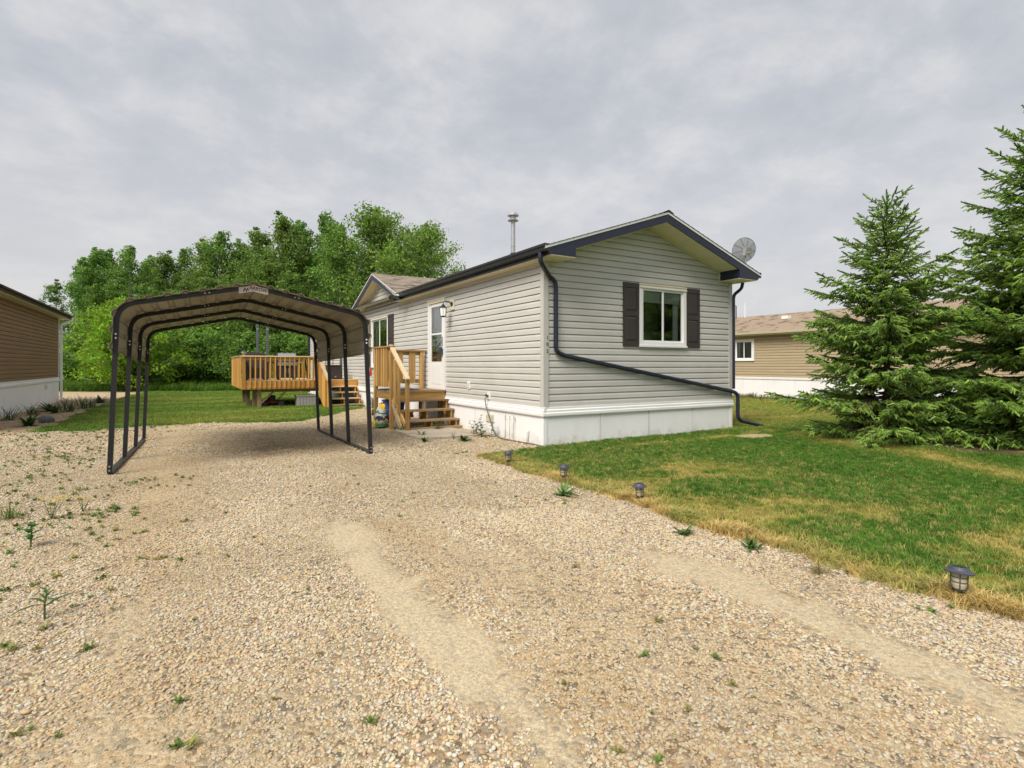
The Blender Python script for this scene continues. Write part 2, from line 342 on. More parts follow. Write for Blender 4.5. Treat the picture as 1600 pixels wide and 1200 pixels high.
def masks(x, y):
    """front lawn, rear lawn, side lawn, bed, path, tallgrass booleans (soft 0..1), for points on the plan"""
    n1 = (fbm(x*1.7, y*1.7, 4)-.5); n2 = (fbm(x*6+40, y*6, 3)-.5)
    e = -1.4 + n1*.28 + n2*.14
    tip = -.36 + (x+1.35)*.24 + n1*.12 + n2*.06
    tip = np.where(x > .05, -.02, tip)
    front = sstep(-.05, .05, x-e) * np.where((x < 4.84), sstep(-.05, .05, tip-y), 1.0)
    yl = np.interp(x, [-9, -7.8, -5.98, -4.63, -3.4, -2.56, -1.82, -1.2, -.4, 0], [6.5, 7.0, 7.42, 7.55, 7.24, 7.13, 7.9, 8.6, 9.6, 10.6]) + n1*.5 + n2*.25
    xl = np.interp(y, [6, 6.9, 8, 10, 13, 16, 22, 26.5], [-8.05, -8.0, -7.75, -7.66, -7.66, -7.5, -7.3, -6.8]) + n1*.5
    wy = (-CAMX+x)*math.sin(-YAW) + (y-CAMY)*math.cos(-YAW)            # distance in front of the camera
    rear = sstep(-.06, .06, y-yl)*sstep(-.08, .08, x-xl)*(x < 4.0)
    tall = sstep(-.5, .5, wy-28.6+n1*1.5)*(x < 8)
    return front, rear, tall, n1, n2, wy

CELL = .14
gx = np.arange(-15, 18.01, CELL); gy = np.arange(-9.4, 38.01, CELL); nx, ny = len(gx), len(gy)
GX, GY = np.meshgrid(gx, gy, indexing='ij'); GX = GX.ravel(); GY = GY.ravel()
front, rear, tall, n1, n2, wy = masks(GX, GY)
GZ = ground_z(GX, GY)
def dryness(x, y):
    """0 green .. 1 straw, for lawn"""
    a = fbm(x*1.1+3, y*1.1+8, 4); b = fbm(x*4+11, y*4, 3)
    d = sstep(.48, -.08, x+1.35-.6*(a-.5))*.85*(y < .5)                                     # along the drive
    b2 = fbm(x*9+3, y*9, 2); q = fbm(x*1.25+13, y*2.0+5, 3)
    patch = .78*sstep(.46, .61, q*.62+b*.24+b2*.14)*(1-sstep(.1, 1.9, x+.5*(a-.5)))*sstep(-.9, -2.4, y)            # straw patches on the near lawn
    strip = np.exp(-((y+.78)/.16)**2)*sstep(.9, 1.6, x)*sstep(6, 4.6, x)*sstep(.3, .6, b)    # strip before the wall
    fr = np.clip(np.maximum(d*(.45+b), np.maximum(patch*.95, strip*.8)), 0, 1)
    bedge = np.exp(-((x-np.interp(y, [-6, -5.2, -3.8, -2.2, -1.5], [2.9, 3.4, 4.25, 4.6, 5.2]))/.35)**2)*.7*(y < -1.2)
    fr = np.maximum(fr, bedge*(.5+b))
    bk = sstep(.50, .72, fbm(x*.22, y*.9+2, 4))*.30*(y > .2)*(x < 4) 
    sd = (.30 + .45*sstep(.42, .6, fbm(x*.5+9, y*.5+1, 3)*.6 + .4*vnoise(x*.35, y*2.2)))*sstep(-.8, .6, y)*(x > 4)
    st = .16*np.clip(np.sin(y*2.6+.25*x+1.2*a), 0, 1)*((y > 6.5) & (x < 4))
    return np.clip(fr + bk + sd + st, 0, 1)
GREEN = np.array([.070, .170, .022]); GREEN2 = np.array([.122, .240, .035]); STRAW = np.array([.56, .43, .165]); YG = np.array([.29, .31, .065])
def grasscol(x, y, r=None):
    d = dryness(x, y)[:, None]; g = fbm(x*2.2+31, y*2.2, 3)[:, None]
    c = GREEN*(1-g) + GREEN2*g
    rearm = ((y > 5) & (x < 3))[:, None]*.55
    c = c*(1-rearm) + np.array([.17, .26, .045])*rearm
    side = ((x > 4.5)[:, None]*sstep(-1.2, .8, y)[:, None])*.85
    c = c*(1-side) + np.array([.30, .36, .07])*side
    return np.where(d < .5, c*(1-2*d)+YG*2*d, YG*(2-2*d)+STRAW*(2*d-1))
def sand_at(x, y):
    a = fbm(x*2.3, y*2.3, 4)-.5; b = fbm(x*.9+7, y*.45+2, 3)-.5; c_ = fbm(x*9+2, y*9, 3)-.5
    d_ = fbm(x*22+5, y*22, 2)-.5
    g1 = np.exp(-((x+4.10+.12*b)/.215)**2)*sstep(-6.7, -5.3, y+.8*a)*sstep(-2.5, -3.3, y+.8*b); t1 = sstep(.50, .66, g1+.62*a+.40*c_+.34*d_)*.88
    g2 = np.exp(-((x+2.36+.16*b)/.27)**2)*sstep(-4.3, -5.3, y+.8*b); t2 = sstep(.54, .76, g2*.95+.72*a+.42*c_+.34*d_)*.80
    t3 = np.exp(-((x+5.45+.2*b)/.34)**2)*.45*sstep(-.1, .25, a+.3*b+.12)
    t4 = np.exp(-((x+3.3+.2*b)/.3)**2)*.4*sstep(-.02, .25, a+.1)*(y < -3)
    far_ = np.exp(-((x+4.10+.12*b)/.20)**2)*sstep(.02, .22, a+.3*c_)*.5*(y < 1) + np.exp(-((x+2.36+.16*b)/.22)**2)*sstep(.04, .24, a+.3*c_)*.45*(y < -1.5)
    return np.clip(np.maximum(t1+t2, far_)+t3+t4, 0, 1)
def ochre_at(x, y):
    a = fbm(x*1.3+20, y*.8+4, 4)
    o = np.exp(-((x+5.45)/.42)**2)*.9 + np.exp(-((x+3.72)/.25)**2)*.75*(y < -3) + np.exp(-((x+3.1)/.5)**2)*.3*(y < -4)
    o = o + .9*np.exp(-(((x+4.2)/1.3)**2 + ((y-1.9)/1.0)**2))
    return np.clip(o*sstep(.28, .54, a), 0, 1)
SAND = np.array([.50, .42, .285]); OCHRE = np.array([.36, .275, .165]); GRAV = np.array([.39, .325, .225]); SOIL = np.array([.30, .235, .15]); MULCH = np.array([.095, .062, .038])
sa = sand_at(GX, GY)[:, None]; oc = ochre_at(GX, GY)[:, None]
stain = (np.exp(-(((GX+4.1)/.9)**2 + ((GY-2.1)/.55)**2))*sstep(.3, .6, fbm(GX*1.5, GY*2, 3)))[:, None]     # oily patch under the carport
col = GRAV*(.86+.28*fbm(GX*1.2, GY*1.2, 3)[:, None])*(.80+.20*sstep(7, 13, wy)[:, None])      # fines; shade of the gaps between near stones painted into the colour
col = col*(1-oc*.75)+OCHRE*oc*.75
col = col*(1-sa)+SAND*sa
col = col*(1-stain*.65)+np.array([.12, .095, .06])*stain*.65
peb = 1-.9*sa[:, 0]
bedL = (GX < -7.6+n1) & (GY > 7.2) & (GY < 20)
bl = sstep(-7.2, -8.2, GX+n1*.5)[:, None]*sstep(6.0, 7.5, GY)[:, None]
col = col*(1-bl)+np.array([.36, .27, .17])*bl*(.85+.3*fbm(GX*3, GY*3, 3)[:, None])
path = (sstep(-6.6, -7.3, GX+.4*n1)*sstep(19.3, 20.3, GY))[:, None]
col = col*(1-path)+np.array([.46, .36, .245])*path
gm = np.clip(front+rear, 0, 1)[:, None]
col = col*(1-gm)+grasscol(GX, GY)*gm*.8
spout = np.exp(-(((GX-4.15)/.62)**2 + ((GY+1.0)/.36)**2)); spout = sstep(.42, .7, spout+n1*.5)[:, None]
col = col*(1-spout)+np.array([.42, .33, .20])*spout
bedS = np.exp(-(((GX-6.0)/1.25)**2 + ((GY+3.55)/1.9)**2)); bedm = sstep(.36, .5, bedS+.25*n1)[:, None]
lit_ = sstep(.45, .75, fbm(GX*5, GY*5, 4))[:, None]; col = col*(1-bedm)+(MULCH*(1-lit_)+np.array([.26, .185, .10])*lit_)*bedm
wallbed = (sstep(14.2, 14.7, GX+n1*.3)*(GY > -10))[:, None]
col = col*(1-wallbed)+SOIL*.9*wallbed
tl = tall[:, None]; col = col*(1-tl)+np.array([.06, .10, .02])*tl
grassy = np.clip(gm[:, 0]+tl[:, 0], 0, 1)*(1-spout[:, 0])*(1-bedm[:, 0])*(1-wallbed[:, 0])
gravw = np.clip(peb, 0, 1)*(1-gm[:, 0])*(1-tl[:, 0])*(1-bl[:, 0]*.6)

def groundmat():
    m, n, l, b = newmat('ground_surface')
    a = n.new('ShaderNodeAttribute'); a.attribute_name = 'tint'; w = n.new('ShaderNodeAttribute'); w.attribute_name = 'gravel'
    tcx = n.new('ShaderNodeTexCoord')
    vo = n.new('ShaderNodeTexVoronoi'); vo.inputs['Scale'].default_value = 34; l.new(tcx.outputs['Object'], vo.inputs['Vector'])
    rp = n.new('ShaderNodeValToRGB'); rp.color_ramp.interpolation = 'CONSTANT'
    cols = [(.0, (.62, .55, .50)), (.1, (1.12, 1.08, 1.0)), (.34, (1.25, 1.1, .9)), (.5, (.85, .86, .95)), (.62, (1.28, 1.25, 1.25)), (.78, (1.05, .88, .72)), (.9, (.55, .57, .62))]
    el = rp.color_ramp.elements; el[0].position = 0; el[0].color = (*cols[0][1], 1); el[1].position = cols[1][0]; el[1].color = (*cols[1][1], 1)
    for p, c in cols[2:]: k = el.new(p); k.color = (*c, 1)
    sp = n.new('ShaderNodeSeparateColor'); l.new(vo.outputs['Color'], sp.inputs[0]); l.new(sp.outputs[0], rp.inputs[0])
    ml = n.new('ShaderNodeMixRGB'); ml.blend_type = 'MULTIPLY'; l.new(w.outputs['Fac'], ml.inputs[0]); l.new(a.outputs['Color'], ml.inputs[1]); l.new(rp.outputs[0], ml.inputs[2])
    nz = n.new('ShaderNodeTexNoise'); nz.inputs['Scale'].default_value = 55; nz.inputs['Detail'].default_value = 5; l.new(tcx.outputs['Object'], nz.inputs['Vector'])
    mr = n.new('ShaderNodeMapRange'); mr.inputs['From Min'].default_value = .3; mr.inputs['From Max'].default_value = .7; mr.inputs['To Min'].default_value = .78; mr.inputs['To Max'].default_value = 1.2; l.new(nz.outputs['Fac'], mr.inputs['Value'])
    m2 = n.new('ShaderNodeMixRGB'); m2.blend_type = 'MULTIPLY'; m2.inputs[0].default_value = 1; l.new(ml.outputs[0], m2.inputs[1]); l.new(mr.outputs[0], m2.inputs[2])
    n4 = n.new('ShaderNodeTexNoise'); n4.inputs['Scale'].default_value = 230; n4.inputs['Detail'].default_value = 3; l.new(tcx.outputs['Object'], n4.inputs['Vector'])
    r4 = n.new('ShaderNodeMapRange'); r4.inputs['From Min'].default_value = .32; r4.inputs['From Max'].default_value = .68; r4.inputs['To Min'].default_value = .70; r4.inputs['To Max'].default_value = 1.26; l.new(n4.outputs['Fac'], r4.inputs['Value'])
    m3 = n.new('ShaderNodeMixRGB'); m3.blend_type = 'MULTIPLY'; m3.inputs[0].default_value = 1; l.new(m2.outputs[0], m3.inputs[1]); l.new(r4.outputs[0], m3.inputs[2]); m2 = m3
    l.new(m2.outputs[0], b.inputs['Base Color']); b.inputs['Roughness'].default_value = .95; b.inputs['Specular IOR Level'].default_value = .15
    sb = n.new('ShaderNodeMath'); sb.operation = 'MULTIPLY'; l.new(vo.outputs['Distance'], sb.inputs[0]); l.new(w.outputs['Fac'], sb.inputs[1])
    ad = n.new('ShaderNodeMath'); ad.operation = 'MULTIPLY_ADD'; l.new(nz.outputs['Fac'], ad.inputs[0]); ad.inputs[1].default_value = .6; 
    ng = n.new('ShaderNodeMath'); ng.operation = 'MULTIPLY'; ng.inputs[1].default_value = -1.2; l.new(sb.outputs[0], ng.inputs[0]); l.new(ng.outputs[0], ad.inputs[2])
    bp = n.new('ShaderNodeBump'); bp.inputs['Strength'].default_value = .8; bp.inputs['Distance'].default_value = .012; l.new(ad.outputs[0], bp.inputs['Height']); l.new(bp.outputs[0], b.inputs['Normal'])
    return m
M['ground'] = groundmat()
idx = np.arange(nx*ny).reshape(nx, ny)
quads = np.stack([idx[:-1, :-1], idx[1:, :-1], idx[1:, 1:], idx[:-1, 1:]], -1).reshape(-1, 4)
avg = lambda a: a[quads].mean(1)
qf, qr, qt = avg(front), avg(rear), avg(tall)
qx, qy = avg(GX), avg(GY)
cls = np.zeros(len(quads), int)                               # 0 gravel driveway
cls[(qf > .5) & (qy < -.6)] = 1
cls[(qf > .5) & (qy >= -.6)] = 3
cls[(qr > .5) & (cls == 0)] = 2
cls[(qx > 4.8) & (qy > -.6)] = 3
cls[(qx > 2) & (qy > 12) & (cls == 0)] = 3
cls[(avg(path[:, 0]) > .5) & (cls == 0)] = 4
cls[(qt > .5)] = 5
cls[(avg(bl[:, 0]) > .5) & (cls == 0)] = 6
for k, nm in enumerate(['gravel_driveway', 'front_lawn', 'rear_lawn', 'side_lawn', 'gravel_path', 'rough_meadow', 'garden_soil']):
    q = quads[cls == k]
    if not len(q): continue
    u, inv = np.unique(q, return_inverse=True); Fq = inv.reshape(-1, 4)
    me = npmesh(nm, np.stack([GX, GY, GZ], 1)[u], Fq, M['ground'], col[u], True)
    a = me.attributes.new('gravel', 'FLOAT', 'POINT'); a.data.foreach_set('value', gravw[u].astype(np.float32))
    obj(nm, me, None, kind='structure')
# the land beyond, out to the horizon
xa, xb, ya, yb = gx[0], gx[-1], gy[0], gy[-1]
fv = []; ff = []
for (p0, p1, q0, q1) in [(-500, xa, -500, 900), (xb, 500, -500, 900), (xa, xb, -500, ya), (xa, xb, yb, 900)]:
    b0 = len(fv); fv += [(p0, q0, -.012), (p1, q0, -.012), (p1, q1, -.012), (p0, q1, -.012)]; ff.append((b0, b0+1, b0+2, b0+3))
fv = np.array(fv); me = npmesh('ground', fv, np.array(ff), M['ground'], np.tile([.075, .115, .025], (len(fv), 1)))
obj('ground', me, None, kind='structure')

# ------------------------------------------------------------------ scatter (gravel, grass)
def scatter(name, pts, rot, scl, idx, tint, protos):
    me = bpy.data.meshes.new(name); n = len(pts); me.vertices.add(n); me.vertices.foreach_set('co', pts.astype(np.float32).ravel())
    for an, ty, key, dat in [('rot', 'FLOAT_VECTOR', 'vector', rot), ('scl', 'FLOAT_VECTOR', 'vector', scl), ('idx', 'INT', 'value', idx)]:
        a = me.attributes.new(an, ty, 'POINT'); a.data.foreach_set(key, np.ascontiguousarray(dat, dtype=np.int32 if ty == 'INT' else np.float32).ravel())
    a = me.attributes.new('tint', 'FLOAT_COLOR', 'POINT'); a.data.foreach_set('color', np.concatenate([tint, np.ones((n, 1))], 1).astype(np.float32).ravel())
    ob = bpy.data.objects.new(name, me); C.objects.link(ob); ob['kind'] = 'stuff'
    g = bpy.data.node_groups.new(name+'_scatter', 'GeometryNodeTree')
    g.interface.new_socket('Geometry', in_out='INPUT', socket_type='NodeSocketGeometry'); g.interface.new_socket('Geometry', in_out='OUTPUT', socket_type='NodeSocketGeometry')
    gi = g.nodes.new('NodeGroupInput'); go = g.nodes.new('NodeGroupOutput'); ip = g.nodes.new('GeometryNodeInstanceOnPoints'); jn = g.nodes.new('GeometryNodeJoinGeometry')
    for p in protos:
        oi = g.nodes.new('GeometryNodeObjectInfo'); oi.inputs['Object'].default_value = p; oi.inputs['As Instance'].default_value = True
        g.links.new(oi.outputs['Geometry'], jn.inputs[0])
    def na(nm, ty):
        a = g.nodes.new('GeometryNodeInputNamedAttribute'); a.data_type = ty; a.inputs[0].default_value = nm; return a.outputs[0]
    g.links.new(gi.outputs[0], ip.inputs['Points']); g.links.new(jn.outputs[0], ip.inputs['Instance']); ip.inputs['Pick Instance'].default_value = True
    g.links.new(na('idx', 'INT'), ip.inputs['Instance Index']); g.links.new(na('rot', 'FLOAT_VECTOR'), ip.inputs['Rotation']); g.links.new(na('scl', 'FLOAT_VECTOR'), ip.inputs['Scale'])
    g.links.new(ip.outputs[0], go.inputs[0])
    md = ob.modifiers.new('scatter', 'NODES'); md.node_group = g
    return ob
def proto(me): return bpy.data.objects.new(me.name, me)

# pebbles
def pebblemat():
    m, n, l, b = newmat('river_pebble'); a = n.new('ShaderNodeAttribute'); a.attribute_type = 'INSTANCER'; a.attribute_name = 'tint'
    tcx = n.new('ShaderNodeTexCoord'); nz = n.new('ShaderNodeTexNoise'); nz.inputs['Scale'].default_value = 2.2; nz.inputs['Detail'].default_value = 4; l.new(tcx.outputs['Object'], nz.inputs['Vector'])
    mr = n.new('ShaderNodeMapRange'); mr.inputs['From Min'].default_value = .3; mr.inputs['From Max'].default_value = .7; mr.inputs['To Min'].default_value = .82; mr.inputs['To Max'].default_value = 1.15; l.new(nz.outputs['Fac'], mr.inputs['Value'])
    mx = n.new('ShaderNodeMixRGB'); mx.blend_type = 'MULTIPLY'; mx.inputs[0].default_value = 1; l.new(a.outputs['Color'], mx.inputs[1]); l.new(mr.outputs[0], mx.inputs[2])
    l.new(mx.outputs[0], b.inputs['Base Color']); b.inputs['Roughness'].default_value = .8; b.inputs['Specular IOR Level'].default_value = .25
    return m
M['pebble'] = pebblemat()
import bmesh
pp = []
for k in range(7):
    bm = bmesh.new(); bmesh.ops.create_icosphere(bm, subdivisions=2 if k < 2 else 1, radius=1)
    rs = random.Random(k); ax = [Vector((rs.gauss(0, 1), rs.gauss(0, 1), rs.gauss(0, 1))).normalized() for _ in range(5)]; dd = [rs.uniform(.62, .95) for _ in ax]
    for v in bm.verts:
        for a, d in zip(ax, dd):
            h = v.co.dot(a)
            if h > d: v.co -= a*(h-d)*.85
        v.co *= rs.uniform(.93, 1.05)
    me = bpy.data.meshes.new('pebble'); bm.to_mesh(me); bm.free(); me.materials.append(M['pebble'])
    me.polygons.foreach_set('use_smooth', [True]*len(me.polygons)); pp.append(proto(me))
PAL = np.array([lin(*c) for c in [(210,190,160),(220,204,178),(196,168,132),(204,178,140),(164,156,148),(132,130,130),(206,180,162),(228,220,206),(190,164,140),(150,136,122),(212,188,152),(230,214,186)]])
def in_view(x, y, m=.25):
    dx, dy = x-CAMX, y-CAMY; c, s = math.cos(-YAW), math.sin(-YAW)
    X = dx*c-dy*s; Y = dx*s+dy*c
    return (np.abs(X) < .95*Y+m) & (Y > 1.55), Y
def pebbles(y0, y1, dens, smin, smax):
    """stones on the driveway between two distances from the camera"""
    A = (2*1.0*y1)*(y1-y0); n = int(A*dens)
    Y = RNG.uniform(y0, y1, n); X = RNG.uniform(-1, 1, n)*y1
    k = np.abs(X) < .95*Y+.3; X, Y = X[k], Y[k]; c, s = math.cos(YAW), math.sin(YAW)
    x = CAMX+X*c-Y*s; y = CAMY+X*s+Y*c
    f, r, t, a1, a2, w_ = masks(x, y); sd_ = sand_at(x, y); oc_ = ochre_at(x, y)
    bl_ = sstep(-7.2, -8.2, x+a1*.5)*sstep(6.0, 7.5, y)
    keep = (RNG.random(len(x)) > np.clip(sd_*1.12, 0, .93)) & (RNG.random(len(x)) > oc_*.35) & (RNG.random(len(x)) > f*1.02) & (RNG.random(len(x)) > r*1.02) & (RNG.random(len(x)) > bl_*.93)
    keep &= ~((x > .0) & (y > -.05)) & (x < 3) & (x > -9.2)
    keep &= ~((x > -1.5) & (x < -.25) & (y > 1.75) & (y < 3.4))
    keep &= (RNG.random(len(x)) > .45*sstep(.52, .66, fbm(x*2.0, y*2.0, 4)))
    return x[keep], y[keep], oc_[keep], sd_[keep], smin, smax
P_ = [pebbles(1.6, 3.2, 9000, .0046, .0115), pebbles(3.2, 5.2, 6400, .0054, .0120), pebbles(5.2, 8.5, 3200, .0068, .0135), pebbles(8.5, 14.5, 900, .011, .020), pebbles(14.5, 19, 300, .014, .024)]
X = np.concatenate([p[0] for p in P_]); Y = np.concatenate([p[1] for p in P_]); OC = np.concatenate([p[2] for p in P_]); SD = np.concatenate([p[3] for p in P_])
S = np.concatenate([p[4]+(p[5]-p[4])*RNG.random(len(p[0]))**1.7 for p in P_]); S *= np.where(RNG.random(len(S)) < .03, 1.5, 1.0)*np.where(SD > .4, .6, 1)
n = len(X); wgt = np.array([1.5, 1.3, 1.1, 1.1, .9, .5, 1, .9, .9, .6, 1.1, .9]); ci = RNG.choice(len(PAL), n, p=wgt/wgt.sum())
MEANP = np.array([.43, .355, .25]); T = PAL[ci]*RNG.uniform(.82, 1.15, (n, 1)); T = (np.minimum(T, .60)*.84+np.array([.45, .385, .285])*.16)*np.array([.90, .875, .83]); dirt_ = (OC*.6)[:, None]; T = T*(1-dirt_)+OCHRE*1.1*dirt_
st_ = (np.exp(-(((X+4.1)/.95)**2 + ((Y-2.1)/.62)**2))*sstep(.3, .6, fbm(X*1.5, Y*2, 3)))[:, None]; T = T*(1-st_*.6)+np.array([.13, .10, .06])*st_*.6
reg = (fbm(X*1.1+50, Y*1.1, 3)[:, None]); T = T*(.86+.3*reg)
DU = sstep(.42, .62, fbm(X*1.6+90, Y*.9+4, 4))*.8+.25*RNG.random(n); T = T*(1-.30*DU[:, None])+np.array([.41, .335, .20])*.30*DU[:, None]
S *= 1-.22*DU; Zp = ground_z(X, Y)+S*(RNG.uniform(-.2, .42, n)-.16*DU)
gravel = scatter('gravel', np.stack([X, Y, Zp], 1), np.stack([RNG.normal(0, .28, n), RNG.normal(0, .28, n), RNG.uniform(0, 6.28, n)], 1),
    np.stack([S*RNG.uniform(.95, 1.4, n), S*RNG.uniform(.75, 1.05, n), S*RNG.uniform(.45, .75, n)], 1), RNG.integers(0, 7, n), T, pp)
print('pebbles', n)

# grass tufts
def tuft(nm, nb, h, spread, w, bend, seed):
    r = np.random.default_rng(seed); V = []; Fc = []
    for k in range(nb):
        a = r.uniform(0, 6.28); d = r.random()**.6*spread; bx, by = d*math.cos(a), d*math.sin(a); az = r.uniform(0, 6.28); hh = h*r.uniform(.55, 1.1); bd = bend*r.uniform(.2, 1.2)*hh
        dx, dy = math.cos(az), math.sin(az); px_, py_ = -dy*w/2*r.uniform(.7, 1.3), dx*w/2; b0 = len(V)
        V += [(bx-px_, by-py_, -.006), (bx+px_, by+py_, -.006), (bx+dx*bd*.35+px_*.8, by+dy*bd*.35+py_*.8, hh*.6), (bx+dx*bd*.35-px_*.8, by+dy*bd*.35-py_*.8, hh*.6), (bx+dx*bd, by+dy*bd, hh*(1-.25*min(1, bend*.6)))]
        Fc += [(b0, b0+1, b0+2, b0+3), (b0+3, b0+2, b0+4)]
    me = bpy.data.meshes.new(nm); me.from_pydata(V, [], Fc); me.materials.append(M['grass']); return proto(me)
tf = [tuft('grass_tuft', 16, 1, .75, .085, .75, 20+k) for k in range(5)]
tl_ = [tuft('long_grass_tuft', 14, 1, .42, .05, 1.2, 40+k) for k in range(4)]
def grass(name, x, y, h, col_, protos, wide=1.0):
    n = len(x); s = h*RNG.uniform(.7, 1.3, n)
    return scatter(name, np.stack([x, y, ground_z(x, y)], 1), np.stack([RNG.normal(0, .1, n), RNG.normal(0, .1, n), RNG.uniform(0, 6.28, n)], 1),
        np.stack([s*wide, s*wide, s], 1), RNG.integers(0, len(protos), n), np.clip(col_*RNG.uniform(.72, 1.3, (n, 1)), 0, 1), protos)
def rpts(x0, x1, y0, y1, dens):
    n = int((x1-x0)*(y1-y0)*dens); return RNG.uniform(x0, x1, n), RNG.uniform(y0, y1, n)
def lawn_filter(x, y, which):
    f, r, t, a1, a2, w_ = masks(x, y); v, Yc = in_view(x, y); m = {'f': f, 'r': r}[which]
    sp_ = np.exp(-(((x-4.15)/.62)**2 + ((y+1.0)/.36)**2)); bd_ = np.exp(-(((x-6.0)/1.25)**2 + ((y+3.55)/1.9)**2))
    k = v & (RNG.random(len(x)) < m) & (RNG.random(len(x)) > sstep(.40, .62, sp_+a1*.5)) & (RNG.random(len(x)) > sstep(.34, .46, bd_+.25*a1)) & (x < 14.3+.5*a1)
    k &= (t < .5) & ~((x > 0) & (x < 4.85) & (y > -.02))
    return k, Yc, a1
x, y = rpts(-1.8, 14.5, -8, 14, 720); k, Yc, a1 = lawn_filter(x, y, 'f'); k &= (RNG.random(len(x)) < np.clip(8.0/np.maximum(Yc, 1), .07, 1))
x, y, Yc = x[k], y[k], Yc[k]
dr = dryness(x, y); hh = (.034+.018*fbm(x*1.5, y*1.5, 3))*np.where(x < -1.05, 1.35, 1)*(1+np.clip((Yc-9)/14, 0, .9)); hh = hh*np.where(dr > .6, .85, 1)
cl = grasscol(x, y); sw = RNG.random(len(x)) < .08+.16*(1-sstep(.8, 3.0, x)); cl[sw] = cl[sw]*.35+STRAW*.6
grass('lawn_grass', x, y, hh, cl, tf, 1.25); n1_ = len(x)
# the long straw fringe along the driveway edge
yy = RNG.uniform(-7.4, -.35, 1900); xx = -1.4+(fbm(yy*0-1.4*1.7, yy*1.7, 4)-.5)*.28+RNG.normal(.03, .055, len(yy)); v, _ = in_view(xx, yy); xx, yy = xx[v], yy[v]
cf = STRAW*1.08+(GREEN2*1.2-STRAW)*(.85*(fbm(yy*3, yy*0+5, 3) > .52)[:, None]*RNG.random((len(yy), 1)))
grass('edge_grass', xx, yy, np.full(len(xx), .070)*(.6+.7*fbm(yy*4, yy*0, 2)), cf, tl_, 1.3)
x, y = rpts(-8.6, 1.5, 6.4, 30, 260); k, Yc, a1 = lawn_filter(x, y, 'r'); x, y = x[k], y[k]
k = RNG.random(len(x)) < np.clip(15.5/(np.hypot(x-CAMX, y-CAMY)), 0, 1)**1.3; x, y = x[k], y[k]
grass('rear_lawn_grass', x, y, np.full(len(x), .058)*(.7+.6*fbm(x, y, 2)), grasscol(x, y)*1.05, tf, 1.6); n2_ = len(x)
wyv = RNG.uniform(28.4, 35, 5200); pxs = RNG.uniform(40, 740, len(wyv)); c, s = math.cos(YAW), math.sin(YAW); Xw = (pxs-800)/F_*wyv
x = CAMX+Xw*c-wyv*s; y = CAMY+Xw*s+wyv*c
grass('tall_meadow_grass', x, y, .32+.4*fbm(x*.8, y*.8, 2)*RNG.random(len(x)), np.array([.085, .165, .02])*(.7+.7*fbm(x*.6, y*.6, 3)[:, None]), tl_, .8)
# weeds and rough grass at the foot of the right-hand home
y = RNG.uniform(-5, 12, 900); x = 14.6+RNG.normal(0, .45, 900); k = x < 15.7; x, y = x[k], y[k]
grass('wall_foot_grass', x, y, RNG.uniform(.08, .28, len(x)), np.where(RNG.random((len(x), 1)) < .5, np.array([[.07, .12, .02]]), np.array([[.26, .2, .09]])), tl_, .9)
print('grass', n1_, n2_)
#%%PART2
# ------------------------------------------------------------------ the grey-beige mobile home
W_, LEN, MID = 4.81, 20.04, 2.405
SL = .338; EAV = 3.29
def zroof(x): return EAV + SL*((x if x <= MID else 2*MID-x)+.304)
TF_FRONT = lambda s, d, z: (s, -d, z)            # wall facing -y ; d = outwards
TF_SIDE = lambda s, d, z: (-d, s, z)             # wall facing -x
def board(mb, a, b, za, zb, s0, s1, proud=.018, steps=None):
    """one lap of dutch-lap siding between heights za..zb of the course a..b; s0/s1 give the ends at a height"""
    h = b-a; zk = a+.60*h
    g = .011                                      # open groove under the lip of the course above
    def dep(z):
        if z <= zk: return proud-.003*(z-a)/(.6*h)
        if z <= b-g: return (proud-.003)*(1-(z-zk)/(b-g-zk))+.0015
        return -.012
    zs = [za]+[z for z in (zk, b-g, b-g+1e-4) if za < z < zb]+[zb]
    pts = [(dep(z), z) for z in zs]
    if abs(za-a) < 1e-6: pts = [(-.012, za)]+pts
    vs = []; fs = []
    for d, z in pts: vs += [(s0(z), d, z), (s1(z), d, z)]
    for i in range(len(pts)-1): fs.append((2*i, 2*i+1, 2*i+3, 2*i+2))
    mb.add(vs, fs)
def siding(parent, tf, flip, s0, s1, z0, z1, course, openings, mat, joined=False, proud=.018, names='siding_board'):
    """courses of siding; openings are (s0,s1,z0,z1) left free for windows and doors"""
    k = 0; one = MB(tf, flip); zb_max = z1
    while z0+k*course < zb_max-1e-4:
        a = z0+k*course; b = a+course; top = min(b, zb_max); mb = one if joined else MB(tf, flip)
        lv = sorted({a, top} | {z for o in openings for z in (o[2], o[3]) if a < z < top})
        for za, zb in zip(lv[:-1], lv[1:]):
            zm = (za+zb)/2; L0, R0 = s0(zm), s1(zm)
            if R0-L0 < .01: continue
            cuts = sorted([(o[0], o[1]) for o in openings if o[2]-1e-6 <= zm <= o[3]+1e-6]); cur = s0
            edges = []
            for o0, o1 in cuts: edges.append((cur, lambda z, v=o0: v)); cur = lambda z, v=o1: v
            edges.append((cur, s1))
            for e0, e1 in edges:
                if e1(zm)-e0(zm) > .005:
                    pc = one if joined else MB(tf, flip); board(pc, a, b, za, zb, e0, e1, proud)
                    if not joined: obj(names, pc, mat, parent)
        k += 1
    if joined: return obj(names, one, mat, parent, kind='stuff')
home = thing('mobile_home', 'long grey-beige mobile home with navy roof trim, white skirting and shuttered front window', 'house', (0, 0, 0))
COURSE = .1143; ZB = .648
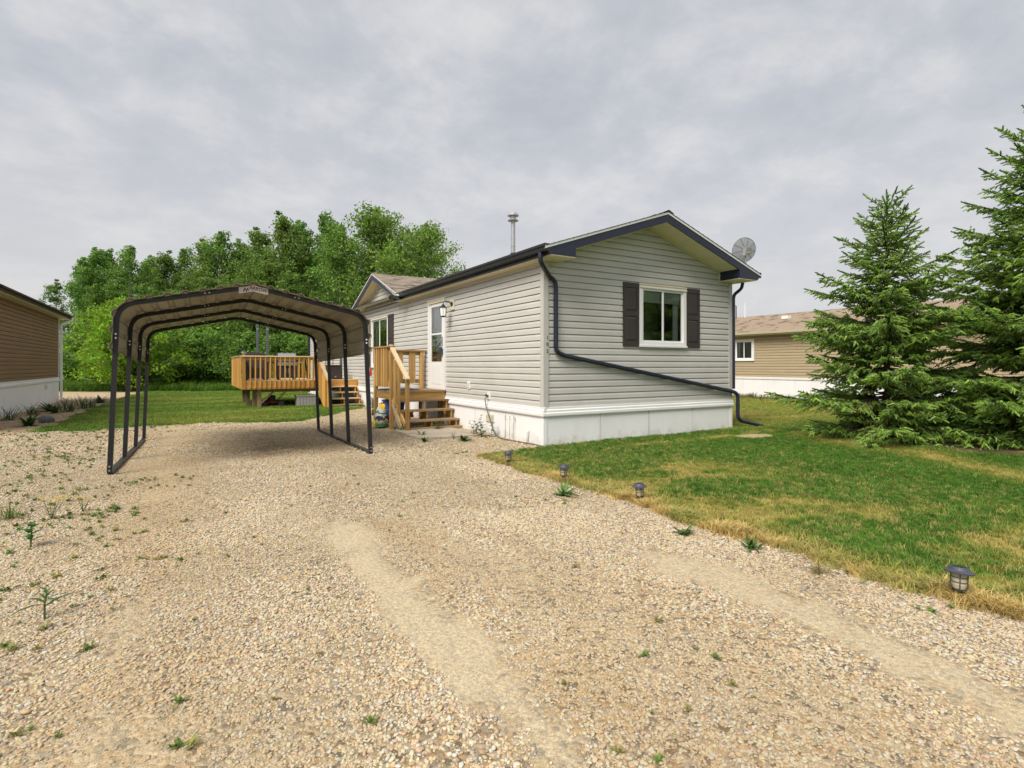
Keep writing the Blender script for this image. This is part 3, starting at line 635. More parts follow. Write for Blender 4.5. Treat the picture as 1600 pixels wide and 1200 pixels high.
# window and door openings
FW = (2.175, 3.385, 1.755, 2.865); SW = (8.14, 9.78, 1.33, 2.82); DR = (4.03, 4.975, .83, 2.90)
fw = obj('front_wall', MB().prism([(.03, ZB), (W_-.03, ZB), (W_-.03, 3.10), (.03, 3.10)], 'y', 2.2, 2.24), M['room'], home)
c_ = lambda v: (lambda z: v)
gl = lambda z: max(.02, (z+.205-EAV)/SL-.304); gr = lambda z: min(W_-.02, 2*MID-((z+.205-EAV)/SL-.304))
siding(fw, TF_FRONT, True, gl, gr, ZB, 4.03, COURSE, [FW], M['siding'])
swl = obj('side_wall', MB().box(1.6, 1.64, .1, LEN-.1, ZB, 3.0), M['room'], home)
siding(swl, TF_SIDE, False, c_(.02), c_(LEN), ZB, 3.14, COURSE, [DR, SW], M['siding'])
gq = lambda z: 8.75-(4.129-.21-z)/.372; gq2 = lambda z: 8.75+(4.129-.21-z)/.372
siding(swl, TF_SIDE, False, lambda z: max(6.62, gq(z)), lambda z: min(10.86, gq2(z)), ZB+22*COURSE-.0, 3.9, COURSE, [], M['siding'])
obj('rear_wall', MB().box(.02, W_, LEN, LEN+.03, ZB, 3.3), M['siding'], home)
rw = obj('far_wall', MB().box(W_, W_+.02, .02, LEN, ZB, 3.13), M['siding'], home)
# corner posts
obj('corner_trim', MB().box(-.028, .075, -.028, .0, ZB-.02, 3.13).box(-.028, .0, 0, .075, ZB-.02, 3.13), M['trim'], home)
obj('corner_trim', MB().box(W_-.07, W_+.028, -.028, .0, ZB-.02, 3.13).box(W_+.0, W_+.028, 0, .075, ZB-.02, 3.13), M['trim'], home)
obj('corner_trim', MB().box(-.028, .0, LEN-.08, LEN+.03, ZB-.02, 3.13), M['trim'], home)
# house number digits on the corner post
def text(body, size, mat, parent, mtx, name='lettering', ext=.002, sx=1.0):
    cu = bpy.data.curves.new(name, 'FONT'); cu.body = body; cu.size = size; cu.align_x = 'CENTER'; cu.align_y = 'CENTER'; cu.extrude = ext
    tmp = bpy.data.objects.new(name, cu); C.objects.link(tmp); dg = bpy.context.evaluated_depsgraph_get()
    me = bpy.data.meshes.new_from_object(tmp.evaluated_get(dg)); bpy.data.objects.remove(tmp)
    o_ = ORG[parent.name]; me.transform(Matrix.Translation(Vector(o_)*-1) @ mtx @ Matrix.Diagonal((sx, 1, 1, 1)))
    me.materials.clear(); return obj(name, me, mat, parent)
FACE_FRONT = Matrix.Rotation(R(90), 4, 'X')
for dgt, zz in zip('105', (1.83, 1.715, 1.60)):
    text(dgt, .085, M['black'], home, Matrix.Translation((.048, -.031, zz)) @ FACE_FRONT, 'house_number')
# skirting panels and the band above them
def skirt(tf, flip, s0, s1, n):
    w = (s1-s0)/n
    for k in range(n):
        a, b = s0+k*w, s0+(k+1)*w; j = .003*random.uniform(-1, 1)
        mb = MB(tf, flip).box(a+.004, b-.004, .0, .022+j, -.16, .52)
        mb.box(a+.004, a+.016, .0, .027+j, -.16, .52)
        obj('skirt_panel', mb, M['skirt'], home)
    mb = MB(tf, flip)
    mb.prism([(.0, .495), (.052, .495), (.058, .51), (.058, .55), (.045, .565), (.045, .60), (.03, .615), (.03, .65), (.0, .655)], 'x', s0-.05, s1+.05)
    obj('skirt_band', mb, M['white'], home)
skirt(TF_FRONT, True, .0, W_, 4)
skirt(TF_SIDE, False, .0, LEN, 16)
obj('skirt_corner', MB().box(-.030, .045, -.030, -.0225, -.16, .50).box(-.030, -.0225, -.0224, .045, -.16, .50).box(-.022, .0, -.022, .0, -.16, .5), M['skirt'], home)
obj('skirt_corner', MB().box(W_-.04, W_+.030, -.030, -.0225, -.16, .50).box(W_+.0205, W_+.030, -.0224, .045, -.16, .50), M['skirt'], home)
obj('skirt_panel', MB().box(W_, W_+.02, .03, LEN, -.1, .65), M['skirt'], home)
obj('skirt_panel', MB().box(.02, W_, LEN, LEN+.02, -.1, .65), M['skirt'], home)
# roof
OHF = .5; EL = -.205; ER = 2*MID+.205
rf = obj('roof', MB().prism([(EL-.10, zroof(EL-.10)-.045), (MID, zroof(MID)-.045), (ER+.10, zroof(EL-.10)-.045), (ER, zroof(EL)-.10), (MID, zroof(MID)-.12), (EL, zroof(EL)-.10)], 'y', -OHF+.02, LEN+.35), M['trim'], home)
def shingle_rows(name, f0, f1, z0, z1, ax, mat, n, lo0, lo1, parent):
    """overlapping rows from the eave up to the ridge; lo0/lo1 give the ends of a row"""
    mb = MB()
    for k in range(n):
        t0, t1 = k/n, min(1, (k+1.15)/n); r0, r1 = f0+(f1-f0)*t0, f0+(f1-f0)*t1; h0, h1 = z0+(z1-z0)*t0+.010, z0+(z1-z0)*t1+.001
        a0, a1, b0, b1 = lo0(t0), lo1(t0), lo0(t1), lo1(t1)
        if ax == 'y': vs = [(r0, a0, h0), (r0, a1, h0), (r1, b1, h1), (r1, b0, h1), (r0, a0, h0-.012), (r0, a1, h0-.012)]
        else: vs = [(a0, r0, h0), (a1, r0, h0), (b1, r1, h1), (b0, r1, h1), (a0, r0, h0-.012), (a1, r0, h0-.012)]
        mb.add(vs, [(0, 1, 2, 3), (4, 5, 1, 0)])
    return obj(name, mb, mat, parent, kind='stuff')
e0 = EL-.11
shingle_rows('shingles', e0, MID, zroof(e0)-.03, zroof(MID)-.03, 'y', M['shingle_x'], 20, c_(-OHF-.025), c_(LEN+.38), home)
shingle_rows('shingles', 2*MID-e0, MID, zroof(e0)-.03, zroof(MID)-.03, 'y', M['shingle_x'], 20, c_(-OHF-.025), c_(LEN+.38), home)
rc = MB()
for k in range(66):
    y0 = -OHF-.03+k*.315
    rc.add([(MID-.13, y0, zroof(MID-.13)-.008), (MID, y0, zroof(MID)+.004), (MID+.13, y0, zroof(MID-.13)-.008), (MID-.13, y0+.33, zroof(MID-.13)-.018), (MID, y0+.33, zroof(MID)-.006), (MID+.13, y0+.33, zroof(MID-.13)-.018)], [(0, 1, 4, 3), (1, 2, 5, 4)])
obj('ridge_cap', rc, M['shingle_x'], home, kind='stuff')
# rake boards: white drip strip above a navy board that boxes in at the eaves
def rake(y, up0, dn0, side, yth, e, inner=None):
    x = lambda v: v if side < 0 else 2*MID-v
    return [(x(e), zroof(e)-up0), (x(MID), zroof(MID)-up0), (x(MID), zroof(MID)-dn0), (x(inner if inner is not None else e), zroof(inner if inner is not None else e)-dn0)]
for side in (-1, 1):
    x = (lambda v: v) if side < 0 else (lambda v: 2*MID-v)
    obj('drip_edge', MB().prism(rake(0, .032, .072, side, 0, e0), 'y', -OHF-.012, -OHF+.03), M['white'], home)
    bx = .29 if side < 0 else .36
    poly = [(x(EL-.09), zroof(EL-.09)-.074), (x(MID), zroof(MID)-.074), (x(MID), zroof(MID)-.215), (x(bx), zroof(bx)-.215), (x(bx), 3.135), (x(EL-.02), 3.135)]
    obj('rake_fascia', MB().prism(poly, 'y', -OHF, -OHF+.024), M['navy'], home)
    obj('eave_return', MB().prism([(x(bx)-.012, 3.137), (x(bx)+.012, 3.137), (x(bx)+.012, zroof(bx)-.20), (x(bx)-.012, zroof(bx)-.20)], 'y', -OHF+.024, -.02), M['navy'], home)
    # sloped soffit in short planks, and the flat soffit under the return
    a, b = (bx, MID) ; nP = 14
    sp_ = obj('gable_soffit', MB().prism([(x(a), zroof(a)-.19), (x(b), zroof(b)-.19), (x(b), zroof(b)-.18), (x(a), zroof(a)-.18)], 'y', -OHF+.024, .0), M['soffit'], home)
    for k in range(nP):
        u0, u1 = a+(b-a)*k/nP+.004, a+(b-a)*(k+1)/nP-.004
        obj('soffit_plank', MB().prism([(x(u0), zroof(u0)-.198), (x(u1), zroof(u1)-.198), (x(u1), zroof(u1)-.191), (x(u0), zroof(u0)-.191)], 'y', -OHF+.026, -.018), M['soffit'], sp_)
    obj('wall_channel', MB().prism([(x(bx), zroof(bx)-.235), (x(b), zroof(b)-.235), (x(b), zroof(b)-.20), (x(bx), zroof(bx)-.20)], 'y', -.036, .0), M['cream'], home)
    obj('wall_channel', MB().box(x(bx)-.014, x(bx)+.014, -.036, .0, 3.12, zroof(bx)-.215), M['cream'], home)
    obj('eave_soffit', MB().box(x(EL), x(bx)-.0, -OHF+.006, -.002, 3.120, 3.132), M['soffit'], home)
# side eaves: fascia, soffit, gutter
def gutter(x, y0, y1, s, parent):
    prof = [(0, 3.30), (0, 3.185), (.075, 3.180), (.085, 3.195), (.092, 3.235), (.112, 3.262), (.115, 3.295), (.105, 3.295), (.100, 3.270), (.080, 3.24), (.07, 3.20), (.012, 3.20)]
    mb = MB().prism([(x+s*u, z) for u, z in prof], 'y', y0, y1)
    mb.box(x, x+s*.112, y0-.003, y0, 3.183, 3.296); mb.box(x, x+s*.112, y1, y1+.003, 3.183, 3.296)
    for k in range(int((y1-y0)/.6)):
        yy = y0+.3+k*.6; mb.box(x+s*.002, x+s*.108, yy-.012, yy+.012, 3.288, 3.2965)
    return obj('gutter', mb, M['darkmetal'], parent)
for y0, y1 in ((-OHF+.0, 7.10), (11.30, LEN+.35)):
    obj('eave_fascia', MB().box(EL-.015, EL, y0+.03, y1-.02, 3.13, 3.262), M['darkmetal'], home)
    gutter(EL-.016, y0, y1, -1, home)
    es = obj('eave_soffit', MB().box(EL, -.0, max(y0, 0)+.002, y1-.05, 3.121, 3.129), M['soffit'], home)
    for k in range(int((y1-max(y0, 0))/.3)):
        yy = max(y0, 0)+.01+k*.3; obj('soffit_plank', MB().box(EL+.004, -.018, yy+.004, yy+.293, 3.114, 3.1205), M['soffit'], es)
    obj('wall_channel', MB().box(-.03, -.0, max(y0, 0)+.04, y1-.05, 3.085, 3.114), M['cream'], home)
obj('eave_fascia', MB().box(ER, ER+.015, -OHF+.03, LEN+.3, 3.13, 3.262), M['darkmetal'], home)
gutter(ER+.016, -OHF, LEN+.3, 1, home)
obj('eave_soffit', MB().box(W_, ER, 0, LEN+.3, 3.121, 3.132), M['soffit'], home)
# cross gable over the living-room window
QM, QZ, QS, QO = 8.75, 4.135, .372, -.32
zq = lambda y: QZ-QS*abs(y-QM)
qb = lambda z: (z-EAV)/SL-.304
q0, q1 = 6.34, 11.18
for ya in (q0, q1):
    ends1 = lambda t: qb(QZ-QS*abs(ya-QM)*(1-t))+.12
    shingle_rows('shingles', ya, QM, zq(ya), QZ, 'x', M['shingle_y'], 18, c_(QO-.02), lambda t, ya=ya: qb(zq(ya)+(QZ-zq(ya))*t)+.16, home)
    sg = -1 if ya < QM else 1
    obj('drip_edge', MB().prism([(ya, zq(ya)-.004), (QM, QZ-.004), (QM, QZ-.034), (ya, zq(ya)-.034)], 'x', QO-.012, QO+.03), M['white'], home)
    lo = ya if sg < 0 else ya-.03
    poly = [(ya, zq(ya)-.036), (QM, QZ-.036), (QM, QZ-.175), (ya-sg*.16, zq(ya-sg*.16)-.175), (ya-sg*.04, zq(ya)-.12)]
    obj('rake_fascia', MB().prism(poly, 'x', QO, QO+.024), M['navy'], home)
    obj('gable_soffit', MB().prism([(ya-sg*.16, zq(ya-sg*.16)-.168), (QM, QZ-.168), (QM, QZ-.155), (ya-sg*.16, zq(ya-sg*.16)-.155)], 'x', QO+.024, -.0), M['soffit'], home)
    obj('wall_channel', MB().prism([(ya-sg*.3, zq(ya-sg*.3)-.225), (QM, QZ-.225), (QM, QZ-.17), (ya-sg*.3, zq(ya-sg*.3)-.17)], 'x', -.03, .0), M['cream'], home)
obj('eave_return', MB().box(QO+.002, -.03, 10.86, 11.20, 3.13, 3.20), M['navy'], home)
obj('roof', MB().add([(QO+.02, q0, zq(q0)-.03), (QO+.02, QM, QZ-.03), (QO+.02, q1, zq(q1)-.03), (qb(QZ), QM, QZ-.03), (qb(zq(q0)), q0, zq(q0)-.03), (qb(zq(q1)), q1, zq(q1)-.03)], [(0, 1, 3, 4), (1, 2, 5, 3)]), M['trim'], home)
rc = MB()
for k in range(8):
    x0 = QO-.02+k*.315
    rc.add([(x0, QM-.13, QZ-.048+.016), (x0, QM, QZ+.02), (x0, QM+.13, QZ-.048+.016), (x0+.33, QM-.13, QZ-.048+.006), (x0+.33, QM, QZ+.01), (x0+.33, QM+.13, QZ-.048+.006)], [(0, 1, 4, 3), (1, 2, 5, 4)])
obj('ridge_cap', rc, M['shingle_y'], home, kind='stuff')

# windows ------------------------------------------------
def window(parent, tf, flip, op, slider_first_screen=True, header=True, matw=None, room_d=.9, case=.06, blindz=.25, dressed=True):
    s0, s1, z0, z1 = op; mw = matw or M['white']; c = case
    mb = MB(tf, flip)
    mb.box(s0-c*.5, s0+.05, -.02, .040, z0-.045, z1+.03).box(s1-.05, s1+c*.5, -.02, .040, z0-.045, z1+.03)
    mb.box(s0+.05, s1-.05, -.02, .040, z0-.045, z0+.05).box(s0+.05, s1-.05, -.02, .040, z1-.045, z1+.03)
    w = obj('window', mb, mw, parent)
    if header:
        for k, (d, h) in enumerate(((.055, .028), (.046, .026), (.058, .022))):
            zt = z1+.03-.0-(.030*k)+.02; obj('header_trim', MB(tf, flip).box(s0-c*.5-.004, s1+c*.5+.004, .041, d, zt-h, zt), M['cream'] if k != 2 else mw, w)
    obj('sill', MB(tf, flip).box(s0-c*.5-.01, s1+c*.5+.01, .041, .062, z0-.045, z0-.012), mw, w)
    sm = (s0+s1)/2; i0, i1, j0, j1 = s0+.05, s1-.05, z0+.05, z1-.045
    sash = MB(tf, flip)
    for a, b, d in ((i0, sm+.02, .022), (sm-.02, i1, .012)):
        sash.box(a, a+.035, d-.02, d, j0, j1).box(b-.035, b, d-.02, d, j0, j1).box(a+.035, b-.035, d-.02, d, j0, j0+.035).box(a+.035, b-.035, d-.02, d, j1-.035, j1)
    obj('sash', sash, mw, w)
    for a, b, d in ((i0+.035, sm-.015, .010), (sm+.015, i1-.035, .001)):
        obj('pane', MB(tf, flip).add([(a, d, j0+.03), (b, d, j0+.03), (b, d, j1-.03), (a, d, j1-.03)], [(3, 2, 1, 0)]), M['glass'], w)
    r = MB(tf, flip); D = -room_d
    r.add([(s0, -.02, z0), (s1, -.02, z0), (s1, -.02, z1), (s0, -.02, z1), (s0-.2, D, z0-.2), (s1+.2, D, z0-.2), (s1+.2, D, z1+.1), (s0-.2, D, z1+.1)], [(4, 5, 6, 7), (0, 1, 5, 4), (1, 2, 6, 5), (2, 3, 7, 6), (3, 0, 4, 7)])
    obj('room_interior', r, M['room'], w)
    if dressed:
        obj('blind', MB(tf, flip).box(i0+.02, i1-.02, -.05, -.045, j1-blindz, j1), M['blind'], w)
        cu = MB(tf, flip); cw = (i1-i0)*.13; n = 10
        for k in range(n):
            a = i1-.02-cw+cw*k/n; b = a+cw/n; d0 = -.10+.02*(k % 2); d1 = -.10+.02*((k+1) % 2)
            cu.add([(a, d0, j0), (b, d1, j0), (b, d1, j1-.02), (a, d0, j1-.02)], [(0, 1, 2, 3)])
        obj('curtain', cu, M['curtain'], w)
    return w
def shutter(parent, tf, flip, s0, s1, z0, z1):
    mb = MB(tf, flip).box(s0, s1, .014, .030, z0, z1); b = .045
    mb.box(s0, s0+b, .030, .042, z0, z1).box(s1-b, s1, .030, .042, z0, z1)
    h = z1-z0
    for za, zb in ((z0, z0+.09), (z0+h*.475, z0+h*.475+.085), (z1-.09, z1)): mb.box(s0+b, s1-b, .030, .042, za, zb)
    sh = obj('shutter', mb, M['shutter'], parent)
    for za, zb in ((z0+.09, z0+h*.475), (z0+h*.475+.085, z1-.09)):
        m2 = MB(tf, flip); a0, a1, c0, c1 = s0+b+.012, s1-b-.012, za+.015, zb-.015; i = .03
        m2.add([(a0, .030, c0), (a1, .030, c0), (a1, .030, c1), (a0, .030, c1), (a0+i, .040, c0+i), (a1-i, .040, c0+i), (a1-i, .040, c1-i), (a0+i, .040, c1-i)], [(4, 5, 6, 7), (0, 1, 5, 4), (1, 2, 6, 5), (2, 3, 7, 6), (3, 0, 4, 7)])
        obj('raised_panel', m2, M['shutter'], sh)
window(home, TF_FRONT, True, FW)
shutter(home, TF_FRONT, True, 1.745, 2.135, 1.715, 2.905); shutter(home, TF_FRONT, True, 3.42, 3.808, 1.715, 2.905)
window(home, TF_SIDE, False, SW)
shutter(home, TF_SIDE, False, 7.63, 8.09, 1.30, 2.85); shutter(home, TF_SIDE, False, 9.83, 10.29, 1.30, 2.85)
# front door: white storm door with two panes
s0, s1, z0, z1 = DR
dm = MB(TF_SIDE).box(s0-.04, s0+.04, -.02, .045, z0-.03, z1+.03).box(s1-.04, s1+.04, -.02, .045, z0-.03, z1+.03).box(s0+.04, s1-.04, -.02, .045, z1-.03, z1+.03).box(s0+.04, s1-.04, -.03, .05, z0-.03, z0)
dr = obj('door_frame', dm, M['white'], home)
for k in range(3): obj('header_trim', MB(TF_SIDE).box(s0-.05, s1+.05, .046, .060-.006*(k % 2), z1-.055+.035*k, z1-.03+.035*k), M['cream'], dr)
a, b = s0+.045, s1-.045; d0, d1 = .008, .034; zc_, zm_ = z0+.62, z0+1.28
dd = MB(TF_SIDE).box(a, a+.11, d0, d1, z0+.005, z1-.035).box(b-.11, b, d0, d1, z0+.005, z1-.035).box(a+.11, b-.11, d0, d1, z0+.005, zc_).box(a+.11, b-.11, d0, d1, z1-.14, z1-.035).box(a+.11, b-.11, d0, d1, zm_-.02, zm_+.02)
door = obj('storm_door', dd, M['white'], home)
obj('door_panel', MB(TF_SIDE).box(a+.15, b-.15, d1, d1+.006, z0+.09, zc_-.07), M['white'], door)
for za, zb in ((zc_, zm_-.02), (zm_+.02, z1-.14)): obj('pane', MB(TF_SIDE).add([(a+.11, .02, za), (b-.11, .02, za), (b-.11, .02, zb), (a+.11, .02, zb)], [(3, 2, 1, 0)]), M['glass'], door)
obj('inner_door', MB(TF_SIDE).box(a, b, -.10, -.07, z0, z1), pmat('grey_inner_door', (.20, .20, .205), .6, .06, 4), door)
cu = MB(TF_SIDE); n = 24
for k in range(n):
    u0, u1 = a+.10+(b-a-.2)*k/n, a+.10+(b-a-.2)*(k+1)/n; q = lambda i: -.055+.012*math.sin(i*1.9)
    cu.add([(u0, q(k), zm_+.02), (u1, q(k+1), zm_+.02), (u1, q(k+1), z1-.13), (u0, q(k), z1-.13)], [(0, 1, 2, 3)])
obj('curtain', cu, M['curtain'], door)
obj('door_handle', MB(TF_SIDE).box(a+.035, a+.075, d1, d1+.012, z0+1.0, z0+1.2).tube([(a+.055, d1+.012, z0+1.13), (a+.055, d1+.05, z0+1.13), (a+.12, d1+.05, z0+1.12)], .011), M['steel'], door)
# electrical covers, vent, hose bib on the side wall
ob_ = obj('outlet_cover', MB(TF_SIDE).box(2.735, 2.855, .014, .035, .86, 1.02), M['white'], home)
obj('outlet_lid', MB(TF_SIDE).box(2.76, 2.83, .035, .048, .89, .99), M['cream'], ob_)
ob_ = obj('outlet_cover', MB(TF_SIDE).box(1.845, 1.96, .014, .034, .69, .835), M['white'], home)
obj('plug', MB(TF_SIDE).tube([(1.91, .034, .755), (1.91, .075, .755)], .022).tube([(1.975, .03, .77), (1.975, .06, .77)], .02), M['black'], ob_)
ob_ = obj('skirting_vent', MB(TF_SIDE).box(1.70, 2.0, .028, .036, .245, .40), M['cream'], home)
for k in range(6): obj('louvre', MB(TF_SIDE).beam((1.715, .042, .262+k*.024), (1.985, .042, .262+k*.024), .014, .004, (0, .7, .7)), M['cream'], ob_)
# downspouts
def spout(path, r=.040, name='downspout'):
    P = [Vector(p) for p in path]; q = [P[0]]
    for i in range(1, len(P)-1):
        a_, b_, c2 = P[i-1], P[i], P[i+1]; l = min(.09, (b_-a_).length*.45, (c2-b_).length*.45)
        u, v = b_+(a_-b_).normalized()*l, b_+(c2-b_).normalized()*l
        q += [u, u.lerp(b_, .55).lerp(b_.lerp(v, .45), .5), v]
    q.append(P[-1]); mb = MB().tube([tuple(p) for p in q], r, 8)
    return obj(name, mb, M['navy'], home, smooth=False)
d1_ = spout([(-.275, -.30, 3.19), (-.275, -.30, 3.03), (.05, -.075, 2.86), (.19, -.075, 2.78), (.19, -.072, 1.60), (.36, -.072, 1.53), (4.83, -.075, .80), (4.95, -.08, .74), (4.95, -.08, .25), (5.05, -.09, .17), (5.70, -.16, .03)])
cl_ = MB()
for t in (.32, .62, .93):
    p = Vector((.36, -.072, 1.53)).lerp(Vector((4.83, -.075, .80)), t); dv = Vector((4.47, 0, -.73)).normalized(); cl_.tube([tuple(p-dv*.012), tuple(p+dv*.012)], .044)
cl_.tube([(.19, -.073, 2.30), (.19, -.073, 2.33)], .044).tube([(4.95, -.08, .50), (4.95, -.08, .53)], .044)
obj('strap', cl_, M['darkmetal'], d1_)
spout([(5.09, -.10, 3.18), (5.09, -.08, 3.02), (4.90, -.035, 2.88), (4.872, -.03, 2.80), (4.872, -.03, .86)], .036)
spout([(-.27, LEN-.3, 3.18), (-.27, LEN-.3, 3.05), (-.07, LEN-.3, 2.85), (-.07, LEN-.3, .1)], .05)
# flue pipe
fx, fy = 1.5, 3.5; zf = zroof(fx)
fl = obj('flue_pipe', MB().lathe([(.052, zf-.1), (.052, zf+1.02)], 14, (fx, fy, 0)).lathe([(.056, zf+.28), (.056, zf+.30)], 14, (fx, fy, 0)), M['galv'], home, smooth=False)
obj('flue_cap', MB().lathe([(.055, zf+.90), (.125, zf+.885), (.13, zf+.90), (.075, zf+.93), (.075, zf+1.02), (.135, zf+1.005), (.135, zf+1.02), (.10, zf+1.07), (.05, zf+1.085)], 18, (fx, fy, 0)), M['galv'], fl)
obj('flashing', MB().lathe([(.13, zf-.06), (.12, zf+.05), (.07, zf+.11), (.055, zf+.13)], 16, (fx, fy, 0)), M['darkmetal'], fl)

# satellite dish on the right-hand eave, seen from behind
dl = (4.93, -.32, zroof(4.93)-.01)
dish = thing('satellite_dish', 'grey mesh satellite dish with radial ribs on the front right roof edge', 'satellite dish', dl)
dc = Vector((4.90, -.30, zroof(4.93)+.43)); back = Vector((-.18, -.95, -.25)).normalized()         # towards us
a1_ = back.cross(Vector((0, 0, 1))).normalized(); b1_ = a1_.cross(back).normalized()
def dp(r, t, off=0.0): return tuple(dc + a1_*(r*1.14*math.cos(t)) + b1_*(r*.94*math.sin(t)) - back*(.55*r*r-.0+off))
mb = MB(); nr, na_ = 5, 32
vs = [dp(.27*i/nr, 2*math.pi*k/na_) for i in range(nr+1) for k in range(na_)]
mb.add(vs, [(i*na_+k, i*na_+(k+1) % na_, (i+1)*na_+(k+1) % na_, (i+1)*na_+k) for i in range(nr) for k in range(na_)])
obj('reflector', mb, M['dish'], dish, smooth=True)
obj('rim', MB().tube([dp(.27, 2*math.pi*k/na_) for k in range(na_+1)], .006, 6), M['greyplastic'], dish)
for k in range(9):
    t = .35+2*math.pi*k/9; obj('rib', MB().tube([dp(.04, t, -.012), dp(.15, t, -.010), dp(.268, t, -.006)], .0045, 5), M['cable'], dish)
bc = dc+back*.05-b1_*.03
obj('bracket', MB().beam(tuple(bc-b1_*.08), tuple(bc+b1_*.08), .15, .11, tuple(back)).beam(tuple(bc+back*.03-a1_*.02), tuple(bc+back*.03+a1_*.05), .05, .07), M['greyplastic'], dish)
obj('mast', MB().tube([tuple(bc), tuple(bc-b1_*.12+a1_*.02), (dl[0], dl[1], dl[2]-.0)], .018, 8).box(dl[0]-.07, dl[0]+.07, dl[1]-.05, dl[1]+.05, dl[2]-.012, dl[2]+.012), M['galv'], dish)
obj('feed_arm', MB().tube([tuple(bc-b1_*.10), tuple(dc-b1_*.27-back*.10), tuple(dc-b1_*.20-back*.30)], .010, 6), M['galv'], dish)

# wall lantern beside the door
lm = thing('wall_lantern', 'dark metal wall lantern with pale glass beside the white front door', 'wall lamp', (0, 3.6, 2.6))
obj('mounting_block', MB(TF_SIDE).box(3.50, 3.70, .014, .045, 2.61, 2.85), M['cream'], lm)
obj('back_plate', MB().tube([(-.045, 3.60, 2.74), (-.062, 3.60, 2.74)], [.06, .048], 14), M['black'], lm)
obj('arm', MB().tube([(-.06, 3.60, 2.74), (-.12, 3.62, 2.79), (-.19, 3.66, 2.80), (-.22, 3.68, 2.76), (-.22, 3.68, 2.72)], .011, 8), M['black'], lm)
L0 = (-.22, 3.68, 0)
obj('lamp_cap', MB().lathe([(.012, 2.735), (.03, 2.725), (.045, 2.70), (.085, 2.655), (.088, 2.645), (.0, 2.645)], 6, L0), M['black'], lm)
lg = obj('lamp_glass', MB().lathe([(.075, 2.645), (.062, 2.47), (.03, 2.465)], 6, L0), M['lampglass'], lm)
fr_ = MB()
for k in range(6):
    t = 2*math.pi*k/6; fr_.tube([(L0[0]+.078*math.cos(t), L0[1]+.078*math.sin(t), 2.648), (L0[0]+.065*math.cos(t), L0[1]+.065*math.sin(t), 2.462)], .0055, 5)
fr_.lathe([(.070, 2.470), (.070, 2.452), (.03, 2.440)], 6, L0)
obj('lamp_cage', fr_, M['black'], lm)

# lockbox on the storm door handle
lb = thing('lockbox', 'navy key lockbox hanging from the storm door handle', 'lockbox', (-.08, 4.13, 1.70))
obj('body', MB().box(-.105, -.055, 4.09, 4.19, 1.62, 1.78), M['bagnavy'], lb, bevel=.008)
obj('shackle', MB().tube([(-.08, 4.105, 1.78), (-.08, 4.105, 1.86), (-.08, 4.14, 1.88), (-.08, 4.175, 1.86), (-.08, 4.175, 1.78)], .006, 6), M['steel'], lb)
# power cable from the outlet down to the corner
def gpath(pts): return [(x, y, gz(x, y)+h) for x, y, h in pts]
cb = obj('power_cable', MB().tube([(-.075, 1.91, .755), (-.11, 1.905, .70), (-.10, 1.88, .55), (-.07, 1.84, .40), (-.06, 1.75, .25), (-.10, 1.60, .13), (-.16, 1.35, .04)]+gpath([(-.2, 1.1, .02), (-.16, .8, .015), (-.10, .5, .015), (-.06, .2, .015), (-.05, .0, .01)]), .011, 6), M['cable'], smooth=True)
tag(cb, 'grey power cable drooping from the side wall outlet to the house corner', 'cable')

# ------------------------------------------------------------------ front porch with steps
po = thing('wooden_porch', 'small treated wood porch with four steps below the white front door', 'porch', (-.65, 4.4, 0))
PX, Y0, Y1, PZ = -1.285, 4.0, 5.2, .80
for k in range(8):
    y0 = Y0-.03+k*.155; obj('deck_board', MB().box(PX-.0, -.035, y0, y0+.147, PZ-.035, PZ), M['old_x'], po)
obj('rim_joist', MB().box(PX+.02, -.035, Y0, Y0+.038, .60, PZ-.036), M['wood_x'], po)
obj('rim_joist', MB().box(PX, PX+.038, Y0+.09, Y1, .60, PZ-.036), M['wood_y'], po)
obj('rim_joist', MB().box(PX, -.035, Y1-.0, Y1+.038, .60, PZ-.036), M['wood_x'], po)
for x, y, h in ((PX-.0, Y0+.0, 1.76), (PX, Y1-.05, 1.76), (-.14, Y1-.05, 1.70)):
    obj('post', MB().box(x-.045, x+.045, y, y+.09, gz(x, y)-.05, h), M['wood_z'], po, bevel=.004)
obj('post', MB().box(-.15, -.06, Y0+.05, Y0+.14, -.05, .6), M['wood_z'], po)
for k in range(6):
    y = Y0+.10+.175*k+.03; obj('baluster', MB().box(PX-.085, PX-.046, y, y+.085, .88, 1.755), M['wood_z'], po)
obj('handrail', MB().box(PX-.10, PX+.05, Y0-.04, Y1+.06, 1.757, 1.795), M['wood_y'], po)
obj('rail', MB().box(PX-.045, PX-.007, Y0+.09, Y1-.05, 1.62, 1.71), M['wood_y'], po)
obj('rail', MB().box(PX-.045, PX-.007, Y0+.09, Y1-.05, .92, 1.01), M['wood_y'], po)
obj('handrail', MB().box(PX+.05, -.02, Y1-.06, Y1+.06, 1.702, 1.74), M['wood_x'], po)
obj('rail', MB().box(PX+.045, -.185, Y1+.0, Y1+.038, 1.61, 1.70), M['wood_x'], po)
obj('rail', MB().box(PX+.045, -.185, Y1+.0, Y1+.038, .93, 1.02), M['wood_x'], po)
for x in (-1.10, -.79, -.47): obj('back_board', MB().box(x, x+.165, Y1-.035, Y1-.003, .93, 1.70), M['wood_z'], po)
